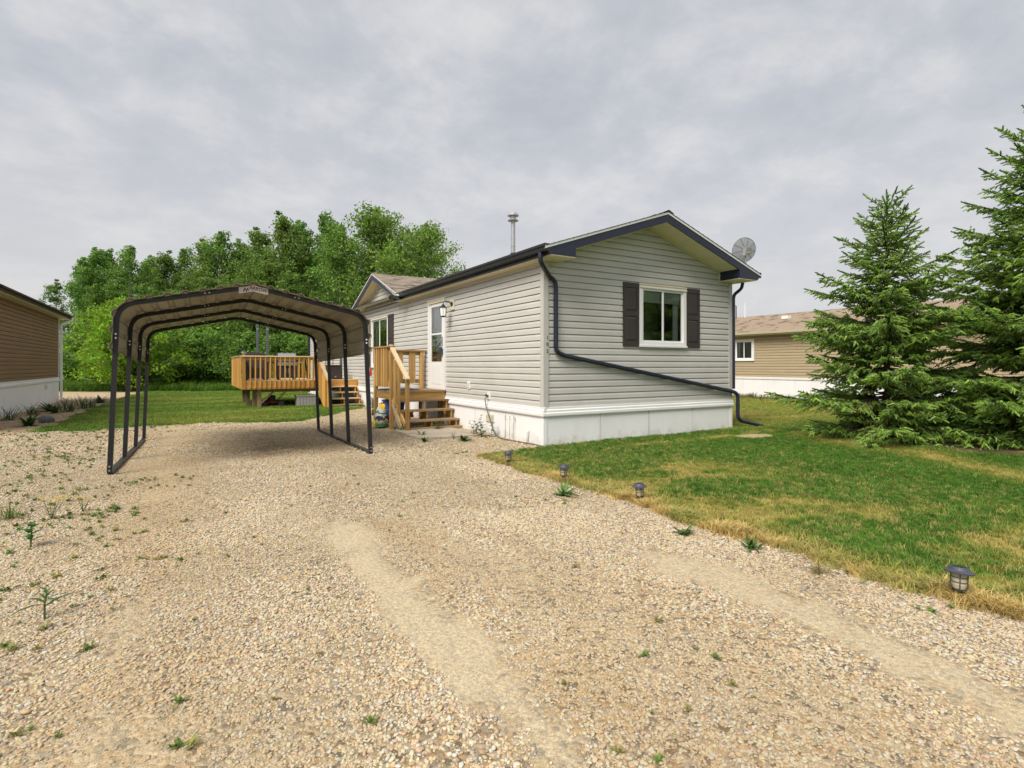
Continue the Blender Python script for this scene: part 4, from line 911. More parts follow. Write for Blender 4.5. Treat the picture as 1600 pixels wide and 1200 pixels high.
# steps
for y, z in ((3.75, .60), (3.49, .40), (3.23, .205)):
    obj('tread', MB().box(PX+.06, -.03, y-.0, y+.135, z-.036, z), M['old_x'], po); obj('tread', MB().box(PX+.06, -.03, y+.142, y+.277, z-.036, z), M['old_x'], po)
obj('tread', MB().box(PX+.06, -.0, 3.10, 3.22, .0, .06), M['old_x'], po)
for x in (PX+.08, -.66, -.085):
    poly = [(3.27, -.03), (3.27, .165), (3.53, .165), (3.53, .36), (3.79, .36), (3.79, .56), (4.0, .56), (4.0, .34), (3.55, -.03)]
    obj('stringer', MB().prism([(y, z) for y, z in poly], 'x', x-.019, x+.019), M['wood_y'], po)
sp0 = (PX-.03, 3.06)
obj('post', MB().box(PX-.03, PX+.045, 3.05, 3.125, -.05, 1.08), M['wood_z'], po, bevel=.004)
hr = obj('handrail', MB().beam((PX-.02, 4.06, 1.80), (PX-.02, 2.98, 1.075), .09, .04), M['raw_y'], po); tag(hr, 'new pale sloping handrail')
for k in range(3):
    y = 3.88-.24*k; zt = 1.80-(4.06-y)*.67-.04; obj('baluster', MB().box(PX-.085, PX-.046, y-.045, y+.04, zt-.98, zt), M['wood_z'], po)
obj('brace', MB().beam((PX-.03, 3.86, .55), (PX-.03, 3.36, .0), .04, .13, (0, .7, .7)), M['raw_y'], po)
obj('rail', MB().beam((PX-.03, 4.02, .72), (PX-.03, 3.12, .14), .036, .09, (0, 0, 1)), M['wood_y'], po)
# things on and under the porch
tag(obj('door_mat', MB().box(PX+.04, -.62, Y0+.12, Y1-.12, PZ+.001, PZ+.014), pmat('slate_blue_mat', (.06, .075, .10), .95, .3, 40, .3)), 'flat slate blue mat on the wooden porch floor', 'door mat')
bt = thing('flower_pot', 'small navy pot on the porch floor below the back rail', 'pot', (-.95, 4.85, PZ)); obj('pot', MB().lathe([(.07, PZ+.001), (.095, PZ+.17), (.10, PZ+.17), (.10, PZ+.19), (.085, PZ+.19), (.08, PZ+.15), (.0, PZ+.15)], 14, (-.95, 4.85, 0)), M['bagnavy'], bt)
tub = thing('blue_tub', 'blue plastic tub stored under the front porch', 'tub', (-.9, 4.75, 0))
obj('tub', MB().lathe([(.20, .02), (.26, .52), (.28, .53), (.28, .56), (.25, .56), (.19, .05), (.0, .05)], 18, (-.98, 4.80, 0)), M['blue'], tub, smooth=False)
obj('handle', MB().tube([(-1.26, 4.75, .50), (-1.30, 4.80, .42), (-1.26, 4.85, .50)], .010, 6), M['black'], tub)
sk = thing('black_sack', 'dark crumpled sack lying beside the blue tub under the porch', 'sack', (-1.1, 4.4, 0))
def blob(c, r, seed, n=14, m=9, amp=.16):
    rs = np.random.default_rng(seed); vs = []
    for i in range(m+1):
        th = math.pi*i/m
        for k in range(n):
            ph = 2*math.pi*k/n; q = 1+amp*(rs.random()-.5)*2*math.sin(th)
            vs.append((c[0]+r[0]*q*math.sin(th)*math.cos(ph), c[1]+r[1]*q*math.sin(th)*math.sin(ph), c[2]+r[2]*q*math.cos(th)))
    return MB().add(vs, [(i*n+k, (i+1)*n+k, (i+1)*n+(k+1) % n, i*n+(k+1) % n) for i in range(m) for k in range(n)])
obj('sack', blob((-1.06, 4.42, .22), (.15, .18, .24), 5), M['black'], sk)
bag = thing('fertilizer_bag', 'yellow, white and green plastic garden bag slumped under the porch edge', 'bag', (-1.27, 4.55, 0))
def bagmat():
    m, n, l, b = newmat('printed_garden_bag'); tcx = n.new('ShaderNodeTexCoord'); sp = n.new('ShaderNodeSeparateXYZ'); l.new(tcx.outputs['Object'], sp.inputs[0])
    nz = n.new('ShaderNodeTexNoise'); nz.inputs['Scale'].default_value = 6; nz.inputs['Detail'].default_value = 2; l.new(tcx.outputs['Object'], nz.inputs['Vector'])
    ad = n.new('ShaderNodeMath'); ad.operation = 'MULTIPLY_ADD'; l.new(nz.outputs['Fac'], ad.inputs[0]); ad.inputs[1].default_value = .26; l.new(sp.outputs[2], ad.inputs[2])
    rp_ = n.new('ShaderNodeValToRGB'); rp_.color_ramp.interpolation = 'CONSTANT'; el = rp_.color_ramp.elements
    stops = [(0, (.05, .24, .10)), (.17, (.36, .36, .36)), (.24, (.70, .55, .10)), (.28, (.03, .035, .09)), (.335, (.60, .64, .62)), (.40, (.05, .24, .09)), (.45, (.64, .68, .66)), (.52, (.78, .52, .02))]
    el[0].position = 0; el[0].color = (*stops[0][1], 1); el[1].position = stops[1][0]; el[1].color = (*stops[1][1], 1)
    for p_, c in stops[2:]: e_ = el.new(p_); e_.color = (*c, 1)
    l.new(ad.outputs[0], rp_.inputs[0]); l.new(rp_.outputs[0], b.inputs['Base Color']); b.inputs['Roughness'].default_value = .4
    n2 = n.new('ShaderNodeTexNoise'); n2.inputs['Scale'].default_value = 14; n2.inputs['Distortion'].default_value = 1.5; l.new(tcx.outputs['Object'], n2.inputs['Vector'])
    bp = n.new('ShaderNodeBump'); bp.inputs['Strength'].default_value = .6; bp.inputs['Distance'].default_value = .02; l.new(n2.outputs['Fac'], bp.inputs['Height']); l.new(bp.outputs[0], b.inputs['Normal'])
    return m
rs_ = np.random.default_rng(4); nseg, lv = 26, 10; vs = []
for i in range(lv+1):
    u = i/lv; z = -.01+.49*u
    for j in range(nseg):
        a_ = 2*math.pi*j/nseg; ca, sa_ = math.cos(a_), math.sin(a_)
        tt = (.13*(1-u**2.2)+.012)*(1+.12*math.sin(3*a_+5*u)); ww = .20*(1-.12*u)*(1+.04*math.sin(9*u))
        vs.append((-1.40-tt*sa_+.05*u+.012*rs_.normal(), 4.52+ww*math.copysign(abs(ca)**.6, ca)+.010*rs_.normal(), z+(.030*math.sin(4*a_) if i == lv else 0)+.006*rs_.normal()))
obj('bag', MB().add(vs, [(i*nseg+j, i*nseg+(j+1) % nseg, (i+1)*nseg+(j+1) % nseg, (i+1)*nseg+j) for i in range(lv) for j in range(nseg)]+[tuple(range(lv*nseg, (lv+1)*nseg))]), bagmat(), bag, smooth=True)
sc_ = thing('yellow_scrap', 'crumpled yellow plastic scrap on the ground beside the garden bag', 'plastic scrap', (-1.52, 4.52, 0))
obj('scrap', MB().add([(-1.45, 4.62, 0), (-1.60, 4.60, .0), (-1.52, 4.45, .0), (-1.50, 4.62, .14), (-1.56, 4.54, .10), (-1.47, 4.50, .07)], [(0, 1, 3), (1, 4, 3), (1, 2, 4), (2, 5, 4), (5, 3, 4), (0, 3, 5), (2, 0, 5)]), M['yellow'], sc_)
orc = thing('orange_crate', 'orange-brown wooden crate stored under the front steps', 'crate', (-.95, 4.15, 0))
obj('crate', MB().box(-1.18, -.80, 4.02, 4.35, .20, .36), M['orange'], orc); obj('slat', MB().box(-1.19, -.79, 4.008, 4.018, .30, .36), M['orange'], orc); obj('slat', MB().box(-1.19, -.79, 4.008, 4.018, .20, .26), M['orange'], orc)
obj('block', MB().box(-1.15, -.85, 4.05, 4.32, -.02, .199), M['concrete'], orc)
rj = thing('red_jug', 'red plastic jug standing by the wall behind the porch', 'jug', (-.2, 6.2, 0))
tag(obj('red_pennant', MB().prism([(5.36, 1.32), (5.46, 1.10), (5.30, 1.12)], 'x', PX-.09, PX-.06), M['red']), 'small red cloth pennant hooked behind the porch corner post', 'pennant')
bpy.data.objects.remove(rj)
# paver landing pad
pad = thing('paver_pad', 'weathered flat paver landing pad on the gravel below the porch steps', 'paving', (-.9, 2.5, 0))
for i in range(3):
    for j in range(4):
        x0, x1 = -1.5+i*.41, -1.5+(i+1)*.41-.012; y0, y1 = 1.78+j*.40, 1.78+(j+1)*.40-.012; dz = random.uniform(-.006, .006)
        obj('paver', MB().box(x0, x1, y0, y1, -.04, .032+dz), M['concrete'], pad, bevel=.005)

# ------------------------------------------------------------------ rear deck
dk = thing('rear_deck', 'raised orange-stained wood deck with balusters at the far end of the home', 'deck', (-2, 13, 0))
DX0, DX1, DY0, DY1, DZ = -3.60, -.03, 11.43, 15.0, .87
for k in range(24):
    y0 = DY0+k*.149; obj('deck_board', MB().box(DX0, DX1, y0, y0+.143, DZ-.036, DZ), M['raw_x'], dk)
obj('rim_joist', MB().box(DX0, DX1, DY0-.04, DY0-.002, .60, DZ-.002), M['deck_x'], dk); obj('rim_joist', MB().box(DX0-.04, DX0-.002, DY0-.04, DY1, .60, DZ-.002), M['deck_y'], dk)
obj('rim_joist', MB().box(DX0, DX1, DY1, DY1+.04, .60, DZ-.002), M['deck_x'], dk)
for k in range(6): obj('joist', MB().box(DX0+.3+k*.55, DX0+.34+k*.55, DY0, DY1, .62, DZ-.04), M['old_y'], dk)
for x, y in ((DX0+.02, DY0-.02), (DX0+.02, DY1-.05), (-1.32, DY0-.02)): obj('post', MB().box(x-.045, x+.045, y-.045, y+.045, .60, 1.66), M['deck_z'], dk)
n = 15
for k in range(n):
    x = DX0+.20+k*.1455; obj('baluster', MB().box(x-.019, x+.019, DY0-.078, DY0-.042, .645, 1.62), M['deck_z'], dk)
obj('handrail', MB().box(DX0-.06, -1.26, DY0-.09, DY0+.05, 1.635, 1.672), M['raw_x'], dk)
obj('rail', MB().box(DX0+.07, -1.37, DY0-.04, DY0-.004, 1.54, 1.63), M['deck_x'], dk)
for k in range(26):
    y = DY0+.03+k*.138; obj('baluster', MB().box(DX0-.078, DX0-.042, y, y+.09, .63, 1.63), M['deck_z'], dk)
obj('handrail', MB().box(DX0-.10, DX0+.05, DY0+.06, DY1+.06, 1.636, 1.671), M['raw_y'], dk)
for k in range(22):
    x = DX0+.15+k*.15; obj('baluster', MB().box(x-.019, x+.019, DY1+.042, DY1+.078, .645, 1.62), M['deck_z'], dk)
obj('handrail', MB().box(DX0-.06, DX1, DY1-.04, DY1+.09, 1.635, 1.67), M['raw_x'], dk)
for x, y in ((-3.36, 12.6), (-3.22, 12.0), (-3.12, 11.62)): obj('support_post', MB().box(x-.06, x+.06, y-.06, y+.06, gz(x, y)-.05, .60), M['old_z'], dk)
for x, y in ((-.5, 11.7), (-.5, 14.5), (-3.3, 14.6)): obj('support_post', MB().box(x-.06, x+.06, y-.06, y+.06, -.05, .60), M['old_z'], dk)
obj('brace', MB().beam((-3.10, 11.62, .12), (-2.62, 11.62, .58), .05, .13, (0, 1, 0)), M['old_x'], dk)
obj('beam', MB().box(-3.3, -.4, 11.6, 11.68, .50, .60), M['old_x'], dk)
# deck steps
for k, (y, z) in enumerate(((11.16, .67), (10.90, .48), (10.64, .29), (10.38, .10))):
    obj('tread', MB().box(-1.16, -.12, y, y+.27, z-.036, z), M['raw_x'] if k < 3 else M['old_x'], dk)
for x in (-1.12, -.66, -.16): obj('stringer', MB().prism([(10.42, -.04), (10.42, .06), (10.68, .06), (10.68, .25), (10.94, .25), (10.94, .44), (11.20, .44), (11.20, .63), (11.39, .63), (11.39, .40), (10.75, -.04)], 'x', x-.019, x+.019), M['deck_y'], dk)
obj('post', MB().box(-1.29, -1.21, 10.32, 10.40, -.05, .95), M['deck_z'], dk)
obj('handrail', MB().beam((-1.25, 11.50, 1.50), (-1.25, 10.22, .86), .10, .04), M['raw_y'], dk)
for k in range(9):
    y = 11.33-.118*k; zt = 1.50-(11.50-y)*.5-.05; obj('baluster', MB().box(-1.33, -1.295, y-.05, y+.05, zt-1.0 if zt-1.0 > .02 else .02, zt), M['deck_z'], dk)
tag(obj('stepping_slab', MB().box(-1.1, -.35, 9.95, 10.35, -.02, .03), M['concrete']), 'pale concrete slab at the foot of the rear deck steps', 'slab')
# lamp on the deck corner post
cl_ = thing('post_cap_light', 'small pale solar cap light on the rear deck corner post', 'solar light', (-3.58, 11.41, 1.66))
obj('base', MB().lathe([(.035, 1.673), (.03, 1.70), (.02, 1.71)], 12, (-3.58, 11.41, 0)), M['greyplastic'], cl_); obj('globe', MB().lathe([(.03, 1.71), (.065, 1.735), (.072, 1.765), (.075, 1.785)], 14, (-3.58, 11.41, 0)), M['lens'], cl_)
obj('cap', MB().lathe([(.08, 1.786), (.075, 1.80), (.04, 1.825), (.0, 1.83)], 14, (-3.58, 11.41, 0)), M['solarcap'], cl_)
# barbecue
bq = thing('barbecue_grill', 'stainless and black gas barbecue on the rear deck behind the railing', 'barbecue', (-2.2, 12.3, DZ))
bx, by = -2.21, 12.30
hood = [(12.08, 1.50), (12.06, 1.60), (12.09, 1.70), (12.17, 1.76), (12.30, 1.78), (12.48, 1.74), (12.54, 1.62), (12.54, 1.50)]
obj('hood', MB().prism(hood, 'x', bx-.28, bx+.28), M['steel'], bq)
for s in (-1, 1): obj('hood_end', MB().prism([(y, z) for y, z in hood], 'x', bx+s*.281, bx+s*.30), M['grilldark'], bq)
obj('hood_handle', MB().tube([(bx-.22, 12.06, 1.60), (bx-.22, 12.02, 1.60), (bx+.22, 12.02, 1.60), (bx+.22, 12.06, 1.60)], .012, 8), M['steel'], bq)
obj('badge', MB().lathe([(.03, 0), (.03, .006)], 12, (0, 0, 0)) if False else MB().box(bx-.03, bx+.03, 12.035, 12.05, 1.665, 1.69), M['steel'], bq)
obj('firebox', MB().box(bx-.29, bx+.29, 12.08, 12.54, 1.36, 1.495), M['grilldark'], bq)
cp = obj('control_panel', MB().box(bx-.30, bx+.30, 12.04, 12.078, 1.36, 1.47), M['steel'], bq)
for k in range(4): obj('knob', MB().tube([(bx-.21+k*.14, 12.04, 1.415), (bx-.21+k*.14, 12.005, 1.415)], .024, 12), M['grilldark'], cp)
obj('cabinet', MB().box(bx-.29, bx+.29, 12.10, 12.54, DZ+.08, 1.355), M['grilldark'], bq)
for s in (-1, 1):
    cd = obj('cabinet_door', MB().box(bx+s*.145-.138, bx+s*.145+.138, 12.082, 12.099, DZ+.12, 1.33), M['grilldark'], bq); obj('door_handle', MB().box(bx+s*.04-.008, bx+s*.04+.008, 12.06, 12.08, 1.10, 1.26), M['steel'], cd)
for s in (-1, 1): obj('side_shelf', MB().box(bx+s*.305, bx+s*.56, 12.10, 12.50, 1.44, 1.475), M['steel'] if s > 0 else M['grilldark'], bq)
for sx_ in (-.25, .25):
    for yy in (12.16, 12.48): obj('caster', MB().tube([(bx+sx_-.02, yy, DZ+.04), (bx+sx_+.02, yy, DZ+.04)], .04, 10), M['black'], bq)
# dark furniture on the deck
ch = thing('wicker_armchair', 'dark brown wicker armchair behind the left railing of the rear deck', 'armchair', (-3.2, 12.4, DZ))
def armchair(p, x, y):
    obj('seat', MB().box(x-.30, x+.30, y-.28, y+.28, DZ+.30, DZ+.40), M['wicker'], p); obj('backrest', MB().beam((x, y+.26, DZ+.40), (x, y+.38, DZ+.92), .62, .06, (0, 1, 0)), M['wicker'], p)
    for s in (-1, 1): obj('armrest', MB().box(x+s*.30-.05, x+s*.30+.05, y-.30, y+.30, DZ+.02, DZ+.60), M['wicker'], p)
    obj('apron', MB().box(x-.25, x+.25, y-.30, y-.27, DZ+.06, DZ+.30), M['wicker'], p)
armchair(ch, -3.16, 12.35)
ch2 = thing('wicker_armchair', 'second dark brown wicker armchair further back on the rear deck', 'armchair', (-3.1, 13.7, DZ)); armchair(ch2, -2.95, 13.75)
bxo = thing('storage_box', 'dark brown resin storage box at the top of the rear deck steps', 'storage box', (-.66, 12.2, DZ))
obj('box', MB().box(-.86, -.42, 12.0, 12.5, DZ+.002, DZ+.46), M['wicker'], bxo, bevel=.012); obj('lid', MB().box(-.88, -.40, 11.98, 12.52, DZ+.462, DZ+.51), M['wicker'], bxo, bevel=.012)
obj('latch', MB().box(-.67, -.61, 11.975, 11.998, DZ+.08, DZ+.11), M['steel'], bxo)
tbl = thing('patio_table', 'dark round patio table behind the barbecue on the rear deck', 'table', (-1.5, 13.4, DZ)); obj('tabletop', MB().lathe([(.50, 1.56), (.52, 1.58), (.50, 1.60)], 20, (-1.5, 13.5, 0)), M['wicker'], tbl)
for k in range(4): t = .8+k*math.pi/2; obj('leg', MB().tube([(-1.5+.35*math.cos(t), 13.5+.35*math.sin(t), DZ), (-1.5+.25*math.cos(t), 13.5+.25*math.sin(t), 1.56)], .02, 6), M['black'], tbl)
for k, (x, y, lb_) in enumerate(((-2.84, 14.72, 'left slim blue-grey post standing at the back of the rear deck'), (-2.50, 14.72, 'right slim blue-grey post standing at the back of the rear deck'), (-.30, 12.6, 'blue-grey post near the wall beside the brown storage box'))):
    q = thing('deck_post', lb_, 'post', (x, y, DZ), group='blue-grey posts on the deck'); ht = 3.05 if k < 2 else 1.62
    obj('shaft', MB().box(x-.04, x+.04, y-.04, y+.04, DZ, ht), M['post_grey'], q); obj('base_plate', MB().box(x-.08, x+.08, y-.08, y+.08, DZ+.001, DZ+.02), M['post_grey'], q); obj('clamp', MB().box(x-.046, x+.046, y-.046, y+.046, ht-.35, ht-.32), M['steel'], q)
# under the deck
gb = thing('storage_bin', 'grey slatted resin bin on the grass under the rear deck', 'bin', (-1.75, 11.5, 0))
obj('bin', MB().box(-2.0, -1.42, 11.40, 11.85, -.02, .34), M['greyplastic'], gb)
for k in range(6): obj('slat', MB().box(-2.0+k*.098, -2.0+k*.098+.085, 11.385, 11.398, .0, .33), M['greyplastic'], gb)
obj('lid', MB().box(-2.03, -1.39, 11.37, 11.88, .342, .37), M['greyplastic'], gb)
mw = thing('lawn_mower', 'dark red and black push lawn mower parked under the rear deck', 'lawn mower', (-2.75, 11.9, 0))
obj('mower_deck', blob((-2.72, 11.9, .16), (.30, .24, .09), 3, amp=.05), pmat('faded_red_paint', (.10, .018, .015), .6, .2, 6), mw); obj('engine', MB().lathe([(.12, .20), (.13, .33), (.10, .38), (.0, .39)], 12, (-2.72, 11.9, 0)), M['black'], mw)
for sx_ in (-1, 1):
    for sy_ in (-1, 1): obj('wheel', MB().tube([(-2.72+sx_*.26, 11.9+sy_*.22, .10), (-2.72+sx_*.26, 11.9+sy_*.27, .10)], .10, 14), M['black'], mw)
obj('handle', MB().tube([(-2.52, 11.75, .22), (-2.28, 11.75, .52), (-2.28, 12.05, .52), (-2.52, 12.05, .22)], .012, 6), M['black'], mw)

# ------------------------------------------------------------------ carport
cpt = thing('carport', 'open metal carport with dark tube frame and ribbed tan roof over the gravel drive', 'carport', (CPX, CPY, .005), (R(-1.335), 0, CPROT), local=True)
WB, WT, ZE, ZR, TB = 1.624, 1.550, 2.112, 2.452, .055
def half_path(s):
    """left or right half of one frame in (x,z): base -> filleted eave -> ridge"""
    b = Vector((s*WB, .02)); e = Vector((s*WT, ZE)); r = Vector((0, ZR)); d1, d2 = (b-e).normalized(), (r-e).normalized(); rr = .20
    p, q = e+d1*rr, e+d2*rr; arc = [(p*(1-t)**2+e*2*t*(1-t)+q*t*t) for t in [i/8 for i in range(9)]]
    return b, arc, r
def ribbon(path, w, y0, y1):
    """square tube: path in (x,z), w thick, from y0 to y1"""
    n_ = []; P = path
    for i in range(len(P)):
        d = (P[min(i+1, len(P)-1)]-P[max(i-1, 0)]).normalized(); n_.append(Vector((-d.y, d.x)))
    vs = []
    for p, nn in zip(P, n_):
        a_, b_ = p+nn*w/2, p-nn*w/2; vs += [(a_.x, y0, a_.y), (b_.x, y0, b_.y), (b_.x, y1, b_.y), (a_.x, y1, a_.y)]
    m_ = len(P); fs = [(4*i+k, 4*i+(k+1) % 4, 4*(i+1)+(k+1) % 4, 4*(i+1)+k) for i in range(m_-1) for k in range(4)]+[(0, 1, 2, 3), (4*m_-1, 4*m_-2, 4*m_-3, 4*m_-4)]
    return MB().add(vs, fs)
for i in range(4):
    yc = CPL*i/3; y0, y1 = yc-TB/2, yc+TB/2
    for s in (-1, 1):
        b, arc, r = half_path(s)
        jl = arc[0].lerp(b, .08); leg = obj('leg', ribbon([b, jl], TB, y0, y1), M['carportmetal'], cpt)
        # the joint sleeve, its bolts, and the corner bend with the rafter
        obj('sleeve', ribbon([jl.lerp(b, .06), jl], TB*.9, y0+.003, y1-.003), M['carportmetal'], leg)
        far = arc[-1].lerp(r, .62)
        rft = obj('rafter', ribbon([jl]+arc+[far], TB*1.02, y0-.0006, y1+.0006), M['carportmetal'], cpt)
        for dz in (.012, .062): obj('bolt', MB().tube([(jl.x+(b.x-jl.x)*.03, y0, jl.y-dz), (jl.x+(b.x-jl.x)*.03, y0-.010, jl.y-dz)], .012, 8), M['white'], leg)
        for t in (.03, .09):
            p = far.lerp(arc[-1], t); obj('bolt', MB().tube([(p.x, y0, p.y), (p.x, y0-.010, p.y)], .011, 8), M['galv'], rft)
        if i == 0:
            for dz in (.05, .10): obj('bolt', MB().tube([(b.x, y0, dz), (b.x, y0-.010, dz)], .010, 8), M['galv'], leg)
    bL, aL, r = half_path(-1); bR, aR, _ = half_path(1)
    fL, fR = aL[-1].lerp(r, .62), aR[-1].lerp(r, .62)
    rl = r.lerp(fL, .12); rr_ = r.lerp(fR, .12); rm = [rl, rl.lerp(r, .6)-Vector((0, .003)), r-Vector((0, .014)), rr_.lerp(r, .6)-Vector((0, .003)), rr_]
    obj('ridge_piece', ribbon([fL]+rm+[fR], TB, y0, y1), M['carportmetal'], cpt)
for s in (-1, 1):
    br = obj('base_rail', MB().box(s*WB-TB/2, s*WB+TB/2, TB/2+.001, CPL-TB/2, -.012, .046), M['carportmetal'], cpt)
    for k in range(6): obj('bolt', MB().tube([(s*(WB-TB/2), .5+k*.65, .02), (s*(WB-TB/2-.008), .5+k*.65, .02)], .010, 8), M['galv'], br)
# ribbed roof sheets
def resample(P, step):
    out_ = [P[0]]; acc = 0
    for a_, b_ in zip(P[:-1], P[1:]):
        n_ = max(1, int((b_-a_).length/step)); out_ += [a_.lerp(b_, (k+1)/n_) for k in range(n_)]
    return out_
for s in (-1, 1):
    b, arc, r = half_path(s); st = arc[0].lerp(b, (arc[0].y-1.53)/(arc[0].y-b.y)); base = [st]+arc+[r]
    fine = resample(base, .0135); cum = [0]
    for a_, b_ in zip(fine[:-1], fine[1:]): cum.append(cum[-1]+(b_-a_).length)
    tot = cum[-1]; pit = .205
    def off(l):
        u = ((tot-l+.06) % pit)/pit; return .032+.028*float(np.clip(min((u-.10)/.09, (.54-u)/.09), 0, 1))
    pts2 = []
    for i, p in enumerate(fine):
        d = (fine[min(i+1, len(fine)-1)]-fine[max(i-1, 0)]).normalized(); nn = Vector((-d.y, d.x))
        if nn.dot(p-Vector((0, 1.0))) < 0: nn = -nn
        pts2.append(p+nn*off(cum[i]))
    pts2[-1].x = 0
    cuts = [0, tot*.30, tot*.64, tot]; 
    for c0, c1 in zip(cuts[:-1], cuts[1:]):
        sel = [p for p, l in zip(pts2, cum) if c0-.02 <= l <= c1+.002]
        lift = .0012*cuts.index(c0)
        vs = []; ys = [-.115, CPL*.5, CPL+.10]
        for p in sel: vs += [(p.x, y, p.y+lift) for y in ys]
        k_ = len(ys); pn = obj('roof_panel', MB().add(vs, [(i*k_+j, i*k_+j+1, (i+1)*k_+j+1, (i+1)*k_+j) for i in range(len(sel)-1) for j in range(k_-1)]), M['panel'], cpt)
        md = pn.modifiers.new('sheet', 'SOLIDIFY'); md.thickness = .003; md.offset = 0
# maker's plate on the front ridge
pl_ = MB(); x_ = [-.185, -.06, 0, .06, .185]; zz = lambda v: ZR-.028-abs(v)*.215
vs = [(v, -TB/2-.006, zz(v)+dz) for v in x_ for dz in (-.040, .048)]+[(v, -TB/2-.002, zz(v)+dz) for v in x_ for dz in (-.040, .048)]
fs = [(2*i, 2*i+2, 2*i+3, 2*i+1) for i in range(4)]+[(10+2*i, 10+2*i+1, 10+2*i+3, 10+2*i+2) for i in range(4)]+[(0, 10, 12, 2), (1, 3, 13, 11), (0, 1, 11, 10), (8, 18, 19, 9)]
plate = obj('name_plate', pl_.add(vs, fs), pmat('pale_name_plate', (.60, .53, .48), .5, .05, 5), cpt)
text('ARROW', .066, M['black'], plate, Matrix.Translation((.062, -TB/2-.0085, zz(.062)+.004)) @ Matrix.Rotation(R(10), 4, 'Y') @ FACE_FRONT, 'lettering', .001, .92)
mk = MB()
for dx in (0, .034): mk.add([(-.135+dx, -TB/2-.0082, zz(-.10)-.028), (-.115+dx, -TB/2-.0082, zz(-.10)+.022), (-.103+dx, -TB/2-.0082, zz(-.10)+.022), (-.083+dx-.006, -TB/2-.0082, zz(-.10)-.028), (-.108+dx, -TB/2-.0082, zz(-.1)+.004), (-.124+dx, -TB/2-.0082, zz(-.10)-.028)], [(0, 5, 4, 1), (1, 4, 2), (4, 3, 2)])
obj('emblem', mk, M['black'], plate)

# ------------------------------------------------------------------ solar path lights
def path_light(x, y, label, tilt=0, sc=1.0):
    t = thing('path_light', label, 'path light', (x, y, gz(x, y)+.012), (tilt, tilt*.6, random.uniform(0, 6)), 'solar path lights along the lawn edge', local=True); t.scale = (sc,)*3
    cap = obj('cap', MB().lathe([(.036, .146), (.070, .150), (.072, .156), (.052, .166), (.050, .170), (.042, .182), (.0, .182)], 24), M['solarcap'], t)
    obj('solar_cell', MB().box(-.024, .024, -.024, .024, .1822, .184), M['solarpanel'], cap)
    obj('lens', MB().lathe([(.034, .145), (.035, .085), (.028, .062), (.0, .062)], 20), M['lens'], t, smooth=False)
    cg = MB()
    for k in range(4):
        a_ = math.pi/4+k*math.pi/2; cg.tube([(.039*math.cos(a_), .039*math.sin(a_), .147), (.039*math.cos(a_), .039*math.sin(a_), .082), (.030*math.cos(a_), .030*math.sin(a_), .055)], .0028, 6)
    for z in (.125, .100): cg.tube([(.039*math.cos(2*math.pi*k/20), .039*math.sin(2*math.pi*k/20), z) for k in range(21)], .0022, 5, cap=False)
    obj('cage', cg, M['solarcap'], t)
    obj('stake', MB().lathe([(.034, .060), (.034, .050), (.014, .042), (.012, -.06), (.002, -.10)], 12), M['black'], t)
path_light(-1.42, -1.22, 'grey solar path light farthest from the viewer, nearest the house corner')
path_light(-1.40, -2.45, 'second grey solar path light from the house corner, above a dandelion weed', .05)
path_light(-1.35, -3.66, 'third grey solar path light from the house corner, beside straw grass', -.03)
path_light(-1.395, -6.275, 'large foreground solar path light with ribbed lens at the lower right', .11, 1.02)
#%%PART3
# ------------------------------------------------------------------ neighbours
lh = thing('neighbour_home', 'brown-sided mobile home with white skirting at the left edge', 'house', (-11.5, 12, 0))
LX, LY0, LY1 = -9.25, 7.0, 18.9
TFX = lambda s, d, z: (LX+d, s, z)
hw = obj('side_wall', MB().box(LX-.06, LX-.03, LY0, LY1, .9, 3.1), M['brown'], lh)
siding(hw, TFX, True, c_(LY0), c_(LY1-.06), .90, 3.12, .1143, [], M['brown'], joined=True, names='siding_boards')
for k in range(10):
    a = LY0+k*(LY1-LY0)/10; obj('skirt_panel', MB(TFX, True).box(a+.004, a+(LY1-LY0)/10-.004, 0, .02, -.1, .80), M['skirt'], lh)
obj('skirt_band', MB(TFX, True).prism([(0, .78), (.05, .78), (.05, .84), (.035, .86), (.035, .92), (0, .925)], 'x', LY0, LY1+.03), M['white'], lh)
obj('corner_trim', MB().box(LX, LX+.03, LY1-.06, LY1+.03, .9, 3.12).box(LX-.1, LX, LY1, LY1+.03, .9, 3.12), M['white'], lh)
obj('vent_cover', MB(TFX, True).box(16.4, 16.75, .02, .035, .55, .70), M['cream'], lh)
obj('eave_fascia', MB().box(LX+.30, LX+.325, LY0-.3, LY1+.55, 3.14, 3.27), pmat('brown_fascia', (.045, .03, .022), .5, .1, 4), lh)
obj('eave_soffit', MB().box(LX, LX+.30, LY0-.3, LY1+.5, 3.12, 3.135), M['cream'], lh)
obj('roof', MB().prism([(LX+.38, 3.27), (LX-2.4, 4.17), (LX-5.2, 3.27), (LX-5.2, 3.22), (LX-2.4, 4.10), (LX+.38, 3.22)], 'y', LY0-.4, LY1+.6), shinglemat('dark_brown_shingles', (.03, .022, .018), (.10, .075, .06), 'y'), lh)
for yy in (LY0, LY1-.05): obj('end_wall', MB().prism([(LX, -.05), (LX-4.8, -.05), (LX-4.8, 3.15), (LX-2.4, 4.05), (LX, 3.15)], 'y', yy, yy+.05), M['brown'], lh)
obj('gable_fascia', MB().prism([(LX+.33, 3.14), (LX+.33, 3.26), (LX-2.4, 4.12), (LX-2.4, 3.98)], 'y', LY1+.52, LY1+.545), bpy.data.materials['brown_fascia'], lh)
obj('downspout', MB().tube([(LX+.36, LY1+.35, 3.16), (LX+.36, LY1+.3, 3.08), (LX+.10, LY1+.12, 2.94), (LX+.08, LY1+.08, 2.85), (LX+.08, LY1+.08, .15), (LX+.22, LY1+.08, .06)], .04, 8), M['white'], lh)

